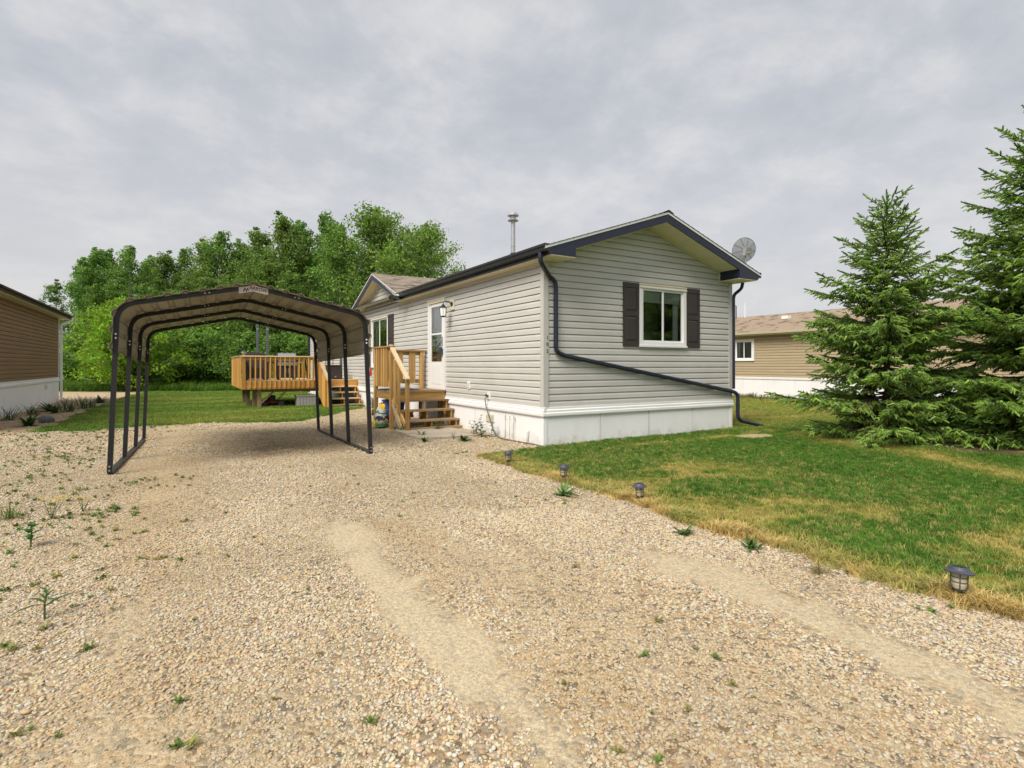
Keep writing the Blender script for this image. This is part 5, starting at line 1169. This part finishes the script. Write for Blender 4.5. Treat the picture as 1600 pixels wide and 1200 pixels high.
rh = thing('neighbour_home', 'tan-sided mobile home with white skirting behind the spruces on the right', 'house', (18, 3, 0))
RX, RY0, RY1 = 15.9, -9.0, 15.0
TFL = lambda s, d, z: (RX-d, s, z)
RW = (7.30, 8.20, 1.60, 2.46)
hw = obj('side_wall', MB().box(RX+1.3, RX+1.35, RY0, RY1, .85, 2.6), M['room'], rh)
siding(hw, TFL, False, c_(RY0), c_(RY1), .86, 2.64, .1143, [RW], M['tan'], joined=True, names='siding_boards')
window(rh, TFL, False, RW, header=False, case=.10, dressed=True, blindz=.05)
for k in range(20):
    a = RY0+k*(RY1-RY0)/20; obj('skirt_panel', MB(TFL).box(a+.004, a+(RY1-RY0)/20-.004, 0, .02, -.1, .80), M['skirt'], rh)
obj('skirt_band', MB(TFL).prism([(0, .78), (.045, .78), (.045, .86), (0, .87)], 'x', RY0, RY1), M['white'], rh)
obj('eave_fascia', MB().box(RX-.32, RX-.29, RY0-.3, RY1+.3, 2.64, 2.78), M['cream'], rh)
obj('eave_soffit', MB().box(RX-.29, RX+.02, RY0-.3, RY1+.3, 2.64, 2.652), M['cream'], rh)
obj('gutter', MB().prism([(RX-.32, 2.79), (RX-.32, 2.69), (RX-.40, 2.69), (RX-.43, 2.79)], 'y', RY0-.3, RY1+.3), M['cream'], rh)
rzz = lambda x: 2.78+.345*(x-RX+.35)
obj('roof', MB().prism([(RX-.38, rzz(RX-.38)-.02), (RX+2.4, rzz(RX+2.4)-.02), (RX+5.2, rzz(RX-.38)-.02), (RX+5.2, 2.66), (RX-.3, 2.66)], 'y', RY0-.3, RY1+.3), M['cream'], rh)
shingle_rows('shingles', RX-.40, RX+2.4, rzz(RX-.40), rzz(RX+2.4), 'y', shinglemat('tan_roof_shingles', (.12, .085, .06), (.33, .255, .19), 'y'), 20, c_(RY0-.35), c_(RY1+.35), rh)
obj('far_wall', MB().box(RX+4.8, RX+4.83, RY0, RY1, 0, 2.7), M['tan'], rh); obj('end_wall', MB().prism([(RX+.01, 0), (RX+4.8, 0), (RX+4.8, 2.7), (RX+2.4, 3.6), (RX+.01, 2.7)], 'y', RY1, RY1+.03), M['tan'], rh)
obj('end_wall', MB().prism([(RX+.01, 0), (RX+4.8, 0), (RX+4.8, 2.7), (RX+2.4, 3.6), (RX+.01, 2.7)], 'y', RY0-.03, RY0), M['tan'], rh)
vx = RX+2.25
obj('vent_pipe', MB().tube([(vx, 9.85, rzz(vx)-.1), (vx, 9.85, rzz(vx)+.62), (vx+.02, 9.95, rzz(vx)+.64), (vx, 10.02, rzz(vx)+.56)], .025, 8), M['black'], rh)
obj('vent_pipe', MB().tube([(vx, 9.35, rzz(vx)-.1), (vx, 9.35, rzz(vx)+.70)], .022, 8), M['white'], rh)
obj('roof_vent', MB().box(RX+1.3, RX+1.55, 6.55, 6.85, rzz(RX+1.4), rzz(RX+1.4)+.14), M['white'], rh)

# ------------------------------------------------------------------ trees
def quads_to_mesh(name, V, mat, cols):
    V = V.reshape(-1, 3); n = len(V)//4; return npmesh(name, V, np.arange(n*4).reshape(n, 4), mat, cols)
def leafcloud(cent, rad, per, size, rng, base, flat=.0, upbias=.35):
    """clumps of small leaves around the clump centres"""
    m_ = len(cent); k = per
    P = np.repeat(cent, k, 0); rr = np.repeat(rad, k)[:, None]
    d = rng.normal(size=(m_*k, 3)); d /= np.linalg.norm(d, axis=1)[:, None]; q = rng.random((m_*k, 1))**.45
    P = P+d*q*rr*np.array([1, 1, .75])
    nrm = rng.normal(size=(m_*k, 3))+d*.8+np.array([0, 0, upbias]); nrm /= np.linalg.norm(nrm, axis=1)[:, None]
    a = np.cross(nrm, rng.normal(size=(m_*k, 3))); a /= np.linalg.norm(a, axis=1)[:, None]; b = np.cross(nrm, a)
    s = size*rng.uniform(.6, 1.35, (m_*k, 1))
    V = np.stack([P-a*s*.6, P-b*s*.45+nrm*s*.12, P+a*s*.7, P+b*s*.45+nrm*s*.12], 1)
    ct = np.repeat(rng.uniform(.72, 1.28, m_), k)[:, None]; lt = rng.uniform(.72, 1.3, (m_*k, 1)); hue = rng.normal(0, .10, (m_*k, 1))
    col_ = np.clip(base*ct*lt*np.concatenate([1+hue*1.6, np.ones_like(hue), 1-hue], 1), 0, 1)
    return V, np.repeat(col_, 4, 0)
def trunkmesh(name, H, r0, rng, limbs, mat, lean=.03):
    mb = MB(); ax = [(lean*H*math.sin(z*1.3+1)*z*.6, lean*H*math.cos(z*1.7)*z*.5, z*H*.96-.1) for z in [i/8 for i in range(9)]]
    mb.tube(ax, [r0*(1-.88*i/8)+.008 for i in range(9)], 7)
    for a, b, r in limbs: mb.tube([a, tuple((Vector(a)*.45+Vector(b)*.55)+Vector((0, 0, -.04*H*.1))), b], [r, r*.6, .012], 5, cap=False)
    me = bpy.data.meshes.new(name); me.from_pydata(mb.v, [], mb.f); me.materials.append(mat); me.polygons.foreach_set('use_smooth', [True]*len(me.polygons)); return me
def make_deciduous(seed, H, prof, nl, per, leaf, base, r0, crad=.55, bark=None):
    """prof(t) gives crown radius (m) at height fraction t; returns trunk and crown meshes"""
    rng = np.random.default_rng(seed); cents = []; rads = []; limbs = []
    for i in range(nl):
        t = .14+.84*(i+rng.random())/nl; R_ = prof(t); az = rng.random()*6.283+i*2.4; rr = R_*(.35+.65*rng.random()**.6)
        tip = np.array([rr*math.cos(az), rr*math.sin(az), t*H+rng.normal(0, .15)]); z0 = max(.1*H, t*H-rr*.75-.3)
        limbs.append(((0, 0, z0), tuple(tip), r0*.32*(1-t)+.014))
        for q in range(3):
            f = (1, .72, .45)[q]; c = np.array([0, 0, z0])*(1-f)+tip*f+rng.normal(0, .18, 3)
            cents.append(c); rads.append(crad*(.65+.6*rng.random())*(1 if q < 2 else .8)*(.55+.45*min(1, R_/1.6)))
    for k in range(5): cents.append(np.array([rng.normal(0, .1), rng.normal(0, .1), H*(1-.03*k)])); rads.append(crad*.36*(1+.3*k))
    V, cl = leafcloud(np.array(cents), np.array(rads), per, leaf, rng, base)
    return trunkmesh('trunk', H, r0, rng, limbs, bark or M['bark']), quads_to_mesh('crown', V, M['leaf'], cl)
GRN = np.array([.175, .300, .054])
col_prof = lambda R0: (lambda t: R0*(.35+1.5*t if t < .4 else .95-.0*t)*(1-max(0, (t-.50)/.52)**2.3) + .15)
aspens = [make_deciduous(100+k, 11.5, col_prof(1.9+.2*(k % 3)), 66, 64, .125, GRN*np.array([1, .92+.06*k, 1]), .13, .66) for k in range(4)]
thin = [make_deciduous(120+k, 11.5, col_prof(1.4), 46, 50, .125, GRN*.95, .10, .55) for k in range(2)]
round_ = [make_deciduous(130+k, 12.0, (lambda t: 4.4*math.sin(math.pi*min(1, max(0, (t-.02)/1.0))**.8)**.75+.2), 190, 60, .135, GRN*np.array([1.15, 1.10, 1]), .20, .82) for k in range(2)]
bushm = [make_deciduous(140+k, 4.8, (lambda t: 2.9*math.sin(math.pi*min(1, .12+t*.88))**.6), 120, 64, .115, np.array([.235, .40, .030]), .09, .55) for k in range(1)]
shrubm = [make_deciduous(150+k, 4.0, (lambda t: 2.0*math.sin(math.pi*min(1, .15+t*.85))**.6), 60, 60, .12, GRN*np.array([.95, 1.0, .9]), .06, .55) for k in range(3)]
def tree(px, Y, top, meshes, label, group=None, name='aspen_tree', cat='tree', wide=1.0, H0=11.5, base=0):
    x, y = at(px, Y); H = CAMH+(571-top)/F_*Y; s = H/H0
    t = thing(name, label, cat, (x, y, base), (0, 0, random.uniform(0, 6.28)), group, local=True); t.scale = (s*wide, s*wide, s)
    obj('trunk', meshes[0], None, t); obj('crown', meshes[1], None, t); return t
tl1 = 'green aspen in the dense wood edge behind the rear lawn'; g1 = 'aspens in the wood edge behind the yard'
rows = []
ORD = 'first second third fourth fifth sixth seventh eighth ninth tenth eleventh twelfth thirteenth fourteenth'.split()
for k_, (px, top, Y) in enumerate([(128, 402, 45), (150, 388, 47), (172, 392, 49), (205, 388, 46), (236, 398, 50), (262, 390, 47), (287, 392, 48), (318, 374, 44), (345, 366, 43), (372, 376, 45), (402, 356, 41), (440, 332, 39), (468, 345, 41), (505, 338, 42)]):
    rows.append(tree(px, Y, top+random.uniform(-2, 4), random.choice(aspens), ORD[k_]+' tall aspen from the left along the skyline of the wood', g1))
for px, top, Y in [(142, 425, 54), (190, 420, 56), (225, 424, 57), (275, 428, 55), (305, 420, 56), (333, 418, 53), (362, 410, 54), (390, 400, 52), (425, 400, 50), (455, 395, 52), (490, 395, 50), (530, 380, 50), (580, 380, 52)]:
    rows.append(tree(px, Y, top, random.choice(aspens+thin), 'green aspen deep in the wood, mostly hidden behind the skyline row', g1, wide=1.15))
for px, top, Y in [(148, 440, 41), (186, 430, 42), (222, 440, 40), (250, 430, 42), (290, 436, 41), (322, 430, 39), (356, 425, 38), (388, 420, 37), (415, 410, 38), (452, 425, 36.5), (485, 420, 37)]:
    rows.append(tree(px, Y, top, random.choice(thin+aspens[:2]), 'young lower aspen at the front of the wood behind the carport', g1, wide=1.1))
tree(592, 38, 328, round_[0], 'broad rounded green tree rising behind the cross gable roof', name='poplar_tree', H0=12.0, wide=1.0)
tree(668, 42, 352, round_[1], 'green tree at the right end of the wood, above the long roof', name='poplar_tree', H0=12.0, wide=.86)
tree(532, 36.5, 352, aspens[2], 'slender green tree just left of the broad rounded tree', name='aspen_tree')
tree(86, 40, 438, thin[1], 'sparse small tree beside the brown home\'s roof', name='young_tree', wide=1.05)
tree(196, 29.5, 474, bushm[0], 'bright yellow-green maple bush on the lawn edge left of the carport', name='maple_bush', cat='bush', H0=4.8, wide=1.0)
for px, top, Y in [(270, 520, 33), (312, 516, 33.5), (350, 530, 34), (392, 522, 33.5), (432, 528, 33), (470, 520, 34), (510, 520, 34), (128, 520, 35), (100, 535, 37), (335, 505, 36), (300, 498, 37), (420, 500, 37), (465, 495, 38)]:
    tree(px, Y, top, random.choice(shrubm), 'dark green shrub under the trees at the wood edge', 'shrubs under the wood edge', name='shrub', cat='shrub', H0=4.0, wide=1.15)

# spruces ------------------------------------------------
def shoot_template(nn, seed):
    """one needled twig along +z, unit length"""
    r = np.random.default_rng(seed); V = []
    for k in range(nn):
        z = .02+.95*(k+.5)/nn; a = k*2.4+r.uniform(-.3, .3); l = .36*(1-.30*z); tilt = .85
        d = np.array([math.cos(a)*math.sin(tilt), math.sin(a)*math.sin(tilt), math.cos(tilt)]); s = np.array([-math.sin(a), math.cos(a), 0])*.085
        p = np.array([0, 0, z]); V.append([p-s, p+s, p+d*l+s*.15, p+d*l-s*.15])
    core = []
    for k in range(3):
        a = 2.09*k; b = a+2.09; w = .15
        core.append([[w*math.cos(a), w*math.sin(a), 0], [w*math.cos(b), w*math.sin(b), 0], [w*.5*math.cos(b), w*.5*math.sin(b), 1.02], [w*.5*math.cos(a), w*.5*math.sin(a), 1.02]])
    return np.array(V+core)
def make_spruce(seed, H, Rb, nwh, dens):
    rng = np.random.default_rng(seed); ST = []; DR_ = []; LE = []; TI = []; limb = MB()
    main = .30+(H-.30-.30)*(np.linspace(0, 1, nwh)**.92); levels = [(z, 1.0) for z in main]
    for za, zb in zip(main[:-1], main[1:]): levels += [(za+(zb-za)*f+rng.normal(0, .02), rng.uniform(.42, .62)) for f in (.34, .68)]
    levels += [(.14, .8), (.22, .9)]
    for z, frac in levels:
        t = z/H; nb = (9 if t < .6 else 6) if t < .86 else 4; a0 = rng.random()*6.28
        if frac < 1: nb -= 1
        for k in range(nb):
            z_ = z+rng.normal(0, .05)*(frac == 1)*min(1, (1-t)*3); az = a0+6.283*k/nb+rng.normal(0, .2); L_ = frac*(Rb*(1-t)**.74*(.62+.38*min(1, t/.12)))*rng.uniform(.68, 1.12)+.08
            el = np.interp(t, [0, .15, .5, .8, 1], [-.12, -.06, .12, .42, .95])+rng.normal(0, .07)
            h = np.array([math.cos(az), math.sin(az), 0]); n_ = 9; P = []
            for i in range(n_+1):
                u = i/n_; P.append(np.array([0, 0, z_])+h*(L_*u*math.cos(el))+np.array([0, 0, L_*(u*math.sin(el)-.16*u*(1-t)*(1.4-u)*1.2*(1-.0*u)+.10*u*u)]))
            P = np.array(P); side = np.array([-h[1], h[0], 0])
            limb.tube([tuple(p) for p in P[::3]], [.016*(1-t)+.006, .012*(1-t)+.005, .008, .003], 4, cap=False)
            step = .055/dens; m_ = max(3, int(L_/step))
            for i in range(m_):
                u = (i+rng.random())/m_
                if u < .06+.10*(1-t): continue
                f = u*n_; j = min(int(f), n_-1); p = P[j]*(1-(f-j))+P[j+1]*(f-j); ax = P[j+1]-P[j]; ax /= np.linalg.norm(ax)
                sgn = 1 if i % 2 else -1; tl = (.07+.46*L_*(1-u)**.85*min(1, .40+u))*rng.uniform(.7, 1.15); tl = min(tl, .72)
                tw = ax*.72+side*sgn*rng.uniform(.55, .85)+np.array([0, 0, rng.normal(-.02, .22)]); tw /= np.linalg.norm(tw)
                # twig carries shoots
                ns = max(2, int(tl/.044*dens))
                for q in range(ns):
                    v = (q+.5)/ns; b_ = p+tw*tl*v+np.array([0, 0, -.10*(v*tl)])
                    s2 = 1 if q % 2 else -1; lat = np.cross(tw, [0, 0, 1]); lat /= np.linalg.norm(lat)+1e-9
                    d = tw*.8+lat*s2*rng.uniform(.3, .75)+np.array([0, 0, rng.normal(-.45, .26)+.36*(t > .75)]); d /= np.linalg.norm(d)
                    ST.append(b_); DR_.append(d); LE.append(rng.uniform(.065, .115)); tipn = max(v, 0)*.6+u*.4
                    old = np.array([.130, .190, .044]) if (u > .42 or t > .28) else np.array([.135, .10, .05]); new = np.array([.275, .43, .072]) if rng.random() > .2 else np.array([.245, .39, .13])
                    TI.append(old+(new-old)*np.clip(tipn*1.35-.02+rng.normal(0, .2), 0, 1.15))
            ST.append(P[-1]); d = P[-1]-P[-2]; DR_.append(d/np.linalg.norm(d)); LE.append(.13); TI.append(np.array([.11, .21, .04]))
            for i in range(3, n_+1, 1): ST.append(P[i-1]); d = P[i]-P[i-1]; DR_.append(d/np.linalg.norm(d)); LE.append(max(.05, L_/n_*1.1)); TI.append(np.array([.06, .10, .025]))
    for k in range(10):
        z = H-.55+.055*k; a = k*2.4; ST.append(np.array([0, 0, z])); DR_.append(np.array([.75*math.cos(a)*(1-k/10), .75*math.sin(a)*(1-k/10), .75])); LE.append(.13); TI.append(np.array([.10, .20, .04]))
    ST, DR_, LE, TI = map(np.array, (ST, DR_, LE, TI)); DR_ /= np.linalg.norm(DR_, axis=1)[:, None]; n_ = len(ST)
    T_ = [shoot_template(10, s) for s in range(3)]; Vs = []; Cs = []
    a = np.cross(DR_, rng.normal(size=(n_, 3))); a /= np.linalg.norm(a, axis=1)[:, None]; b = np.cross(DR_, a)
    for s, tm in enumerate(T_):
        k = np.arange(n_) % 3 == s; f = tm.reshape(-1, 3)
        Vw = ST[k][:, None, :]+LE[k][:, None, None]*(f[None, :, :1]*a[k][:, None]+f[None, :, 1:2]*b[k][:, None]+f[None, :, 2:]*DR_[k][:, None])
        Vs.append(Vw.reshape(-1, 3)); Cs.append(np.repeat(TI[k], len(f), 0)*np.tile(np.repeat(rng.uniform(.8, 1.2, (len(tm), 1)), 4, 0), (k.sum(), 1)))
    V = np.concatenate(Vs); cl = np.concatenate(Cs)
    print('spruce shoots', n_, 'quads', len(V)//4)
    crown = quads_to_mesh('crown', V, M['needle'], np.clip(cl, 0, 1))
    tr = MB().tube([(0, 0, -.1), (.01, 0, H*.3), (-.01, .01, H*.7), (0, 0, H-.05)], [.013*H, .010*H, .005*H, .005], 9)
    return tr, limb, crown
for px, Y, H, Rb, nwh, lb_, seed in ((1386, 9.85, 4.38, 1.90, 10, 'shorter left spruce beside the front wall, its pointed tip below the frame top', 5), (1636, 8.8, 5.52, 2.4, 13, 'taller right spruce cut off by the right edge of the photo', 9)):
    x, y = at(px, Y); sp_ = thing('spruce_tree', lb_, 'tree', (x, y, gz(x, y)-.02), group='spruces on the front lawn', local=True)
    tr, lb2, cr = make_spruce(seed, H, Rb, nwh, 1.22)
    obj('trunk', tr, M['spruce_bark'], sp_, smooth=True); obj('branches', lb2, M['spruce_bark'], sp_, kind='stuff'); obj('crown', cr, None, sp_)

# ------------------------------------------------------------------ weeds and garden plants
def plant(name, label, cat, x, y, kind, h, seed, group=None, colr=(.055, .125, .022)):
    r = np.random.default_rng(seed); V = []; Cc = []; colr = np.array(colr)
    def leaf(p, d, l, w, bend, c):
        d = d/np.linalg.norm(d); s = np.cross(d, [0, 0, 1]); s /= np.linalg.norm(s)+1e-9; up = np.cross(s, d)
        pts_ = [p+d*l*u+up*(-bend*l*u*u) for u in (0, .35, .7, 1)]; ws = [w*.25, w*.5, w*.38, .001]
        for i in range(3):
            V.append([pts_[i]-s*ws[i], pts_[i]+s*ws[i], pts_[i+1]+s*ws[i+1], pts_[i+1]-s*ws[i+1]]); Cc.append(c*r.uniform(.8, 1.2))
    st = MB()
    if kind == 'rosette':
        for k in range(int(16+h*60)):
            a = r.random()*6.28; e = r.uniform(.15, 1.2); leaf(np.array([r.normal(0, .02), r.normal(0, .02), .005]), np.array([math.cos(a)*math.cos(e), math.sin(a)*math.cos(e), math.sin(e)]), h*r.uniform(.6, 1.25), h*.24, .35, colr)
    elif kind == 'upright':
        ns = 3 if h < .3 else 5
        for q in range(ns):
            bx_, by_ = r.normal(0, h*.12, 2); lx, ly = r.normal(0, .18, 2); hh = h*r.uniform(.65, 1); st.tube([(bx_, by_, -.01), (bx_+lx*hh*.5, by_+ly*hh*.5, hh*.55), (bx_+lx*hh, by_+ly*hh, hh)], [.004, .003, .0015], 5)
            for k in range(10):
                z = hh*(.12+.88*k/9); a = k*2.4+q; leaf(np.array([bx_+lx*z, by_+ly*z, z]), np.array([math.cos(a), math.sin(a), .45]), h*.30*(1.15-.5*k/9), h*.12, .3, colr)
    elif kind == 'bigleaf':
        st.tube([(0, 0, -.01), (.005, .0, h*.5), (0, .005, h)], [.006, .005, .003], 6)
        for k in range(12):
            z = h*(.25+.70*k/11); a = k*math.pi/2+.3*(k % 3); leaf(np.array([0, 0, z]), np.array([math.cos(a), math.sin(a), .7]), h*.42*(1.1-.4*k/11), h*.24, .35, colr)
    elif kind == 'longleaf':
        st.tube([(0, 0, -.01), (.0, .004, h*.5), (.01, .01, h*.9)], [.006, .005, .003], 6)
        for k, a in enumerate((.2, 3.3, 1.9, 5.0)): leaf(np.array([0, 0, h*(.42+.07*k)]), np.array([math.cos(a-YAW), math.sin(a-YAW), .55]), h*1.05*(1-.16*k), h*.13, .55, colr*.8)
        for k in range(10):
            a = k*2.4; leaf(np.array([.005, .005, h*(.6+.035*k)]), np.array([math.cos(a), math.sin(a), .9]), h*.28, h*.09, .2, colr*1.4)
    elif kind == 'flower':
        for q in range(5):
            lx, ly = r.normal(0, .25, 2); hh = h*r.uniform(.7, 1); st.tube([(0, 0, 0), (lx*hh, ly*hh, hh)], [.003, .0015], 5)
            for k in range(6): a = k*2.4; leaf(np.array([lx, ly, 1])*hh*(.1+.12*k), np.array([math.cos(a), math.sin(a), .5]), h*.2, h*.05, .3, colr)
            for k in range(10):
                a = r.random()*6.28; leaf(np.array([lx*hh, ly*hh, hh])+r.normal(0, h*.05, 3), np.array([math.cos(a), math.sin(a), .2]), h*.09, h*.07, .1, np.array([.72, .55, .02]))
    elif kind == 'grass':
        for k in range(60):
            a = r.random()*6.28; e = r.uniform(.5, 1.4); leaf(np.array([r.normal(0, h*.18), r.normal(0, h*.18), 0]), np.array([math.cos(a)*math.cos(e), math.sin(a)*math.cos(e), math.sin(e)]), h*r.uniform(.6, 1.1), h*.035, .35, colr*r.uniform(.8, 1.3))
    elif kind == 'stalk':
        for q in range(3):
            bx_, by_ = r.normal(0, .06, 2); st.tube([(bx_, by_, 0), (bx_+.01, by_, h*.6), (bx_+.02, by_+.01, h)], [.0035, .003, .002], 5)
            for k in range(8): a = k*2.4; leaf(np.array([bx_+.02, by_, h*(.80+.025*k)]), np.array([math.cos(a), math.sin(a), .6]), h*.10, h*.025, .2, np.array([.24, .20, .09]))
    t = thing(name, label, cat, (x, y, gz(x, y)), (0, 0, 0), group, local=True)
    V = np.array(V).reshape(-1, 3); me = npmesh('leaves', V, np.arange(len(V)).reshape(-1, 4), M['weed'], np.repeat(np.clip(np.array(Cc), 0, 1), 4, 0)); obj('leaves', me, None, t)
    if st.v: obj('stem', st, pmat('weed_stem', (.09, .13, .04), .6, .1, 5) if 'weed_stem' not in bpy.data.materials else bpy.data.materials['weed_stem'], t)
    return t
G1 = (.050, .125, .020); G2 = (.085, .16, .035); G3 = (.035, .095, .022)
plant('weed', 'low dark leafy weed clump with a yellow flower in front of the paver pad', 'weed', -.88, 1.28, 'rosette', .17, 1, colr=G3)
plant('dandelion', 'yellow dandelion flower on a stalk at the paver pad edge', 'weed', -.92, 1.62, 'flower', .17, 2)
plant('weed', 'tall pale leafy weed against the skirting beside the vent', 'weed', -.30, 1.62, 'upright', .42, 3, colr=(.12, .17, .07))
plant('weed', 'second leafy weed against the skirting, right below the vent', 'weed', -.28, 1.95, 'upright', .30, 4, colr=G2)
plant('weed', 'thin dry stalks standing against the white skirting', 'weed', -.12, .95, 'stalk', .45, 5, colr=G2)
plant('weed', 'short dry stalks by the skirting near the house corner', 'weed', -.10, .35, 'stalk', .22, 6, colr=G2)
plant('weed', 'bushy green grass clump at the foot of the porch stair post', 'weed', -1.38, 3.30, 'grass', .26, 7, colr=(.08, .17, .03))
plant('weed', 'small green weed on the near left corner of the paver pad', 'weed', -1.25, 2.35, 'rosette', .14, 8, colr=G2)
plant('weed', 'small weed in the gravel in front of the paver pad', 'weed', -1.48, 1.62, 'rosette', .12, 9, colr=G1)
plant('weed', 'leafy weed growing between the bottom porch treads', 'weed', -.62, 3.02, 'upright', .28, 10, colr=G2)
plant('weed', 'tall grassy weed beside the deck steps along the skirting', 'weed', -.12, 9.6, 'upright', .48, 11, colr=G2)
plant('weed', 'low green weed in the gravel strip before the deck steps', 'weed', -.7, 7.3, 'rosette', .22, 12, colr=G1)
plant('weed', 'second low weed in the gravel strip behind the porch', 'weed', -.85, 6.3, 'rosette', .2, 13, colr=G1)
plant('weed', 'dandelion-leaved weed in the gravel below the second path light', 'weed', -1.80, -3.02, 'rosette', .15, 14, colr=(.12, .22, .05))
plant('weed', 'leafy weed in the gravel below the third path light', 'weed', -1.78, -4.6, 'rosette', .11, 15, colr=(.11, .19, .05))
plant('weed', 'low creeping weed at the lawn edge left of the foreground path light', 'weed', -1.60, -5.08, 'rosette', .09, 16, colr=G1)
plant('weed', 'dry yellow-green tuft in the gravel near the foreground path light', 'weed', -1.66, -5.62, 'grass', .10, 17, colr=(.24, .22, .07))
plant('weed', 'round-leaved upright green weed in the gravel at the left edge', 'weed', -6.20, -2.30, 'bigleaf', .19, 18, colr=(.07, .19, .035))
plant('weed', 'broad weed with two long arching leaves in the left foreground gravel', 'weed', -5.86, -3.86, 'longleaf', .17, 19, colr=(.09, .16, .05))
plant('ragwort', 'yellow-flowered weed in the gravel at the far left', 'weed', -6.22, -1.42, 'flower', .22, 20, colr=G2)
plant('ragwort', 'second yellow-flowered weed in the gravel, just right of the first', 'weed', -6.02, -1.25, 'flower', .15, 30, colr=(.2, .22, .05))
plant('weed', 'pale green grassy weed standing in the left gravel', 'weed', -6.55, -1.2, 'grass', .18, 21, colr=(.14, .2, .05))
for k, (x, y, kd, h, lb_) in enumerate(((-8.93, 10.38, 'grass', .45, 'nearest clump of long-leaved garden plant by the brown home'), (-8.75, 11.9, 'grass', .42, 'second clump of long-leaved garden plant by the white skirting'), (-8.6, 13.4, 'rosette', .36, 'small dark garden plant in the soil bed by the skirting'), (-8.1, 12.9, 'grass', .55, 'large spiky daylily clump in the middle of the soil bed'), (-7.85, 14.2, 'grass', .62, 'daylily clump at the lawn corner of the soil bed'), (-8.2, 8.5, 'rosette', .30, 'low spreading green plant at the front of the soil bed'), (-8.35, 12.4, 'rosette', .25, 'small plant between the daylilies'), (-7.8, 17.2, 'rosette', .4, 'low green plant at the far end of the soil bed'))):
    plant('garden_plant', lb_, 'plant', x, y, kd, h, 50+k, colr=(.045, .105, .025))
rk = obj('rock', blob((-7.99, 9.15, .07), (.16, .13, .11), 8, 12, 7, .12), pmat('grey_rock', (.12, .13, .13), .9, .3, 12, .4)); tag(rk, 'small grey rock at the tip of the rear lawn', 'rock')
# small scattered weeds in the gravel, too many to tell apart
def weedlet(seed):
    r = np.random.default_rng(seed); V = []; Fc = []
    for k in range(14):
        a = r.random()*6.28; e = r.uniform(.2, 1.2); l = r.uniform(.5, 1); w = .13*r.uniform(.6, 1.3); d = np.array([math.cos(a)*math.cos(e), math.sin(a)*math.cos(e), math.sin(e)]); s = np.array([-math.sin(a), math.cos(a), 0])*w
        p = np.array([r.normal(0, .15), r.normal(0, .15), 0]); b0 = len(V); V += [tuple(p-s*.3), tuple(p+s*.3), tuple(p+d*l*.6+s), tuple(p+d*l*.6-s), tuple(p+d*l-np.array([0, 0, .15]))]; Fc += [(b0, b0+1, b0+2, b0+3), (b0+3, b0+2, b0+4)]
    me = bpy.data.meshes.new('weedlet'); me.from_pydata(V, [], Fc); me.materials.append(M['grass']); return proto(me)
wl = [weedlet(k) for k in range(4)]
n = 30000; x = RNG.uniform(-9.5, -1.3, n); y = RNG.uniform(-6.6, 7.4, n)
f, r_, t_, a1, a2, w_ = masks(x, y); dn = sstep(.56, .76, fbm(x*1.3+60, y*1.3, 4))*(sstep(-4.9, -5.9, x)+.10+.55*sstep(-1.9, -1.45, x)); k = (RNG.random(n) < np.maximum(dn*.40, .008+.09*sstep(-5.0, -6.0, x))) & (f < .5) & (r_ < .5) & ~((np.abs(x-CPX) < 1.9) & (y > .3) & (y < 5.5)) & ~((x > -1.5) & (y > 1.7)) & (sand_at(x, y) < .4); x, y = x[k], y[k]; n = len(x)
s = RNG.uniform(.016, .048, n)*np.where(x < -5, 1.35, 1); gcol = np.where(RNG.random((n, 1)) < .6, np.array([[.15, .23, .055]]), np.array([[.32, .31, .10]]))*RNG.uniform(.7, 1.2, (n, 1))
scatter('gravel_weeds', np.stack([x, y, ground_z(x, y)+.006], 1), np.stack([np.zeros(n), np.zeros(n), RNG.uniform(0, 6.28, n)], 1), np.stack([s, s, s*.8], 1), RNG.integers(0, 4, n), gcol, wl)
print('weedlets', n, 'objects', len(bpy.data.objects))
